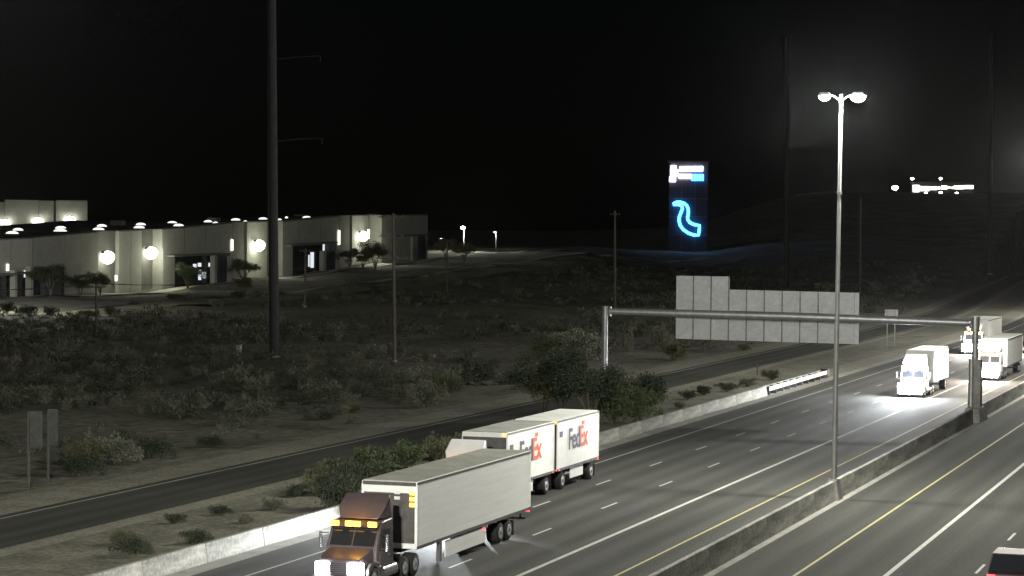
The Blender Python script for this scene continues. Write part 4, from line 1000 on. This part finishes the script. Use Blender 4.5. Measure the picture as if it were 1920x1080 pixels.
ORD = 'leftmost second third fourth fifth sixth seventh eighth ninth tenth eleventh twelfth thirteenth fourteenth fifteenth sixteenth seventeenth eighteenth nineteenth twentieth twenty-first twenty-second twenty-third twenty-fourth twenty-fifth'.split()
for i, x in enumerate(range(20, 930, 38)):
    d = random.choice((-36, -40, -44, -34, -52))
    fshrub(x + random.uniform(-9, 9), d, random.uniform(1.1, 2.4), random.uniform(.8, 2.0), random.choice(('leaf_olive', 'leaf_dark', 'leaf_sage')), ORD[i] + (' landscape shrub' if i == 0 else ' landscape shrub from the left') + ' in the gravel bed along the warehouse drive')
# desert brush: one uncountable mass
def brush_mass():
    near_p, far_p = [], []
    for j in range(6):
        r = random.Random(400 + j); cl = [(0, 0, .4, .5, .5, .36)]
        for i in range(8):
            a = r.uniform(0, 6.28); d = r.uniform(.3, .95); cl.append((math.cos(a) * d, math.sin(a) * d, r.uniform(.2, .95), r.uniform(.12, .3), r.uniform(.12, .3), r.uniform(.1, .26)))
        near_p.append(leaf_cloud(340, cl, .062, seed=500 + j, upright=.4)); far_p.append(leaf_cloud(110, cl, .11, seed=600 + j, upright=.4))
    r = np.random.default_rng(5)
    sets = {k: ([], [], [0]) for k in ('brush', 'leaf_sage', 'leaf_dry', 'leaf_dark')}
    n = tries = 0
    def fbm(X, Y): return (math.sin(X * .031 + 1.9 * math.sin(Y * .017 + 1)) + math.sin(Y * .047 + 1.4 * math.sin(X * .029)) + .7 * math.sin(X * .11 - Y * .09) + .5 * math.sin(X * .23 + Y * .19 + 2)) / 3.2
    while n < 3300 and tries < 90000:
        tries += 1
        z = 118 + 620 * r.random() ** 1.2; x = r.uniform(-60, 1980)
        lat = (x - 960) / F_PX * z; X, Y = ground_xy(lat, z); c = bend(Y)
        if X - c > -25.2: continue
        q = Vector((lat, z)) - FA; d = -q.dot(FN); s_ = q.dot(FT)
        if d < 52 and -60 < s_ < 420: continue
        if abs((X + 62) + .12 * (Y - 250) + 4 * math.sin(Y * .03)) < 2.2: continue            # a two-rut dirt track stays bare
        v = fbm(X, Y); near = -25.2 - (X - c)
        if r.random() > sm((v + .45) / .8) * (.15 if near < 6 else 1): continue
        t = r.random(); big = 2.3 if t < .05 else (1.5 if t < .2 else 1)
        w = r.uniform(.45, 1.35) * big; h = r.uniform(.45, 1.25) * big * r.uniform(.7, 1.2)
        k = r.choice(['brush', 'leaf_sage', 'leaf_dry', 'leaf_dark'], p=[.5, .2, .14, .16])
        V, Fc = (near_p if z < 270 else far_p)[n % 6]; a = r.uniform(0, 6.28); ca, sa = math.cos(a), math.sin(a); asp = r.uniform(.7, 1.3)
        P = np.empty_like(V); vx, vy = V[:, 0] * asp, V[:, 1] / asp
        P[:, 0] = X + (vx * ca - vy * sa) * w; P[:, 1] = Y + (vx * sa + vy * ca) * w; P[:, 2] = height(X, Y) - .08 + V[:, 2] * h
        S = sets[k]; S[0].append(P); S[1].append(Fc + S[2][0]); S[2][0] += len(V); n += 1
    words = {'brush': 'dull green creosote scrub covering the dark flat beyond the ramp', 'leaf_sage': 'grey sage scrub scattered over the dark flat beyond the ramp', 'leaf_dry': 'dry tan scrub scattered over the dark flat beyond the ramp', 'leaf_dark': 'blackish green scrub scattered over the dark flat beyond the ramp'}
    for k, (VV, FF, _) in sets.items():
        V = np.concatenate(VV); Fc = np.concatenate(FF)
        me = bpy.data.meshes.new('desert_brush')
        me.vertices.add(len(V)); me.vertices.foreach_set('co', V.ravel())
        me.loops.add(Fc.size); me.loops.foreach_set('vertex_index', Fc.ravel().astype(np.int32))
        me.polygons.add(len(Fc)); me.polygons.foreach_set('loop_start', np.arange(0, Fc.size, 4, dtype=np.int32))
        me.update(calc_edges=True); me.materials.append(M[k])
        o = bpy.data.objects.new('desert_brush', me); col.objects.link(o)
        tag(o, words[k], 'brush', kind='stuff')
brush_mass()

# ------------------------------------------------------------------ thin haze added for lamp halos: one even box around everything
HAZE = 0.000007
if HAZE:
    hm = bpy.data.materials.new('thin_haze'); hm.use_nodes = True
    nt = hm.node_tree; nt.nodes.clear()
    out = nt.nodes.new('ShaderNodeOutputMaterial'); pv = nt.nodes.new('ShaderNodeVolumePrincipled')
    pv.inputs['Color'].default_value = (.95, .96, 1, 1); pv.inputs['Density'].default_value = HAZE; pv.inputs['Anisotropy'].default_value = .95
    nt.links.new(pv.outputs[0], out.inputs['Volume'])
    hz_o = MB().box(-900, 3500, 38, 8200, 9200, 84).build('haze', hm); tag(hz_o, kind='stuff')
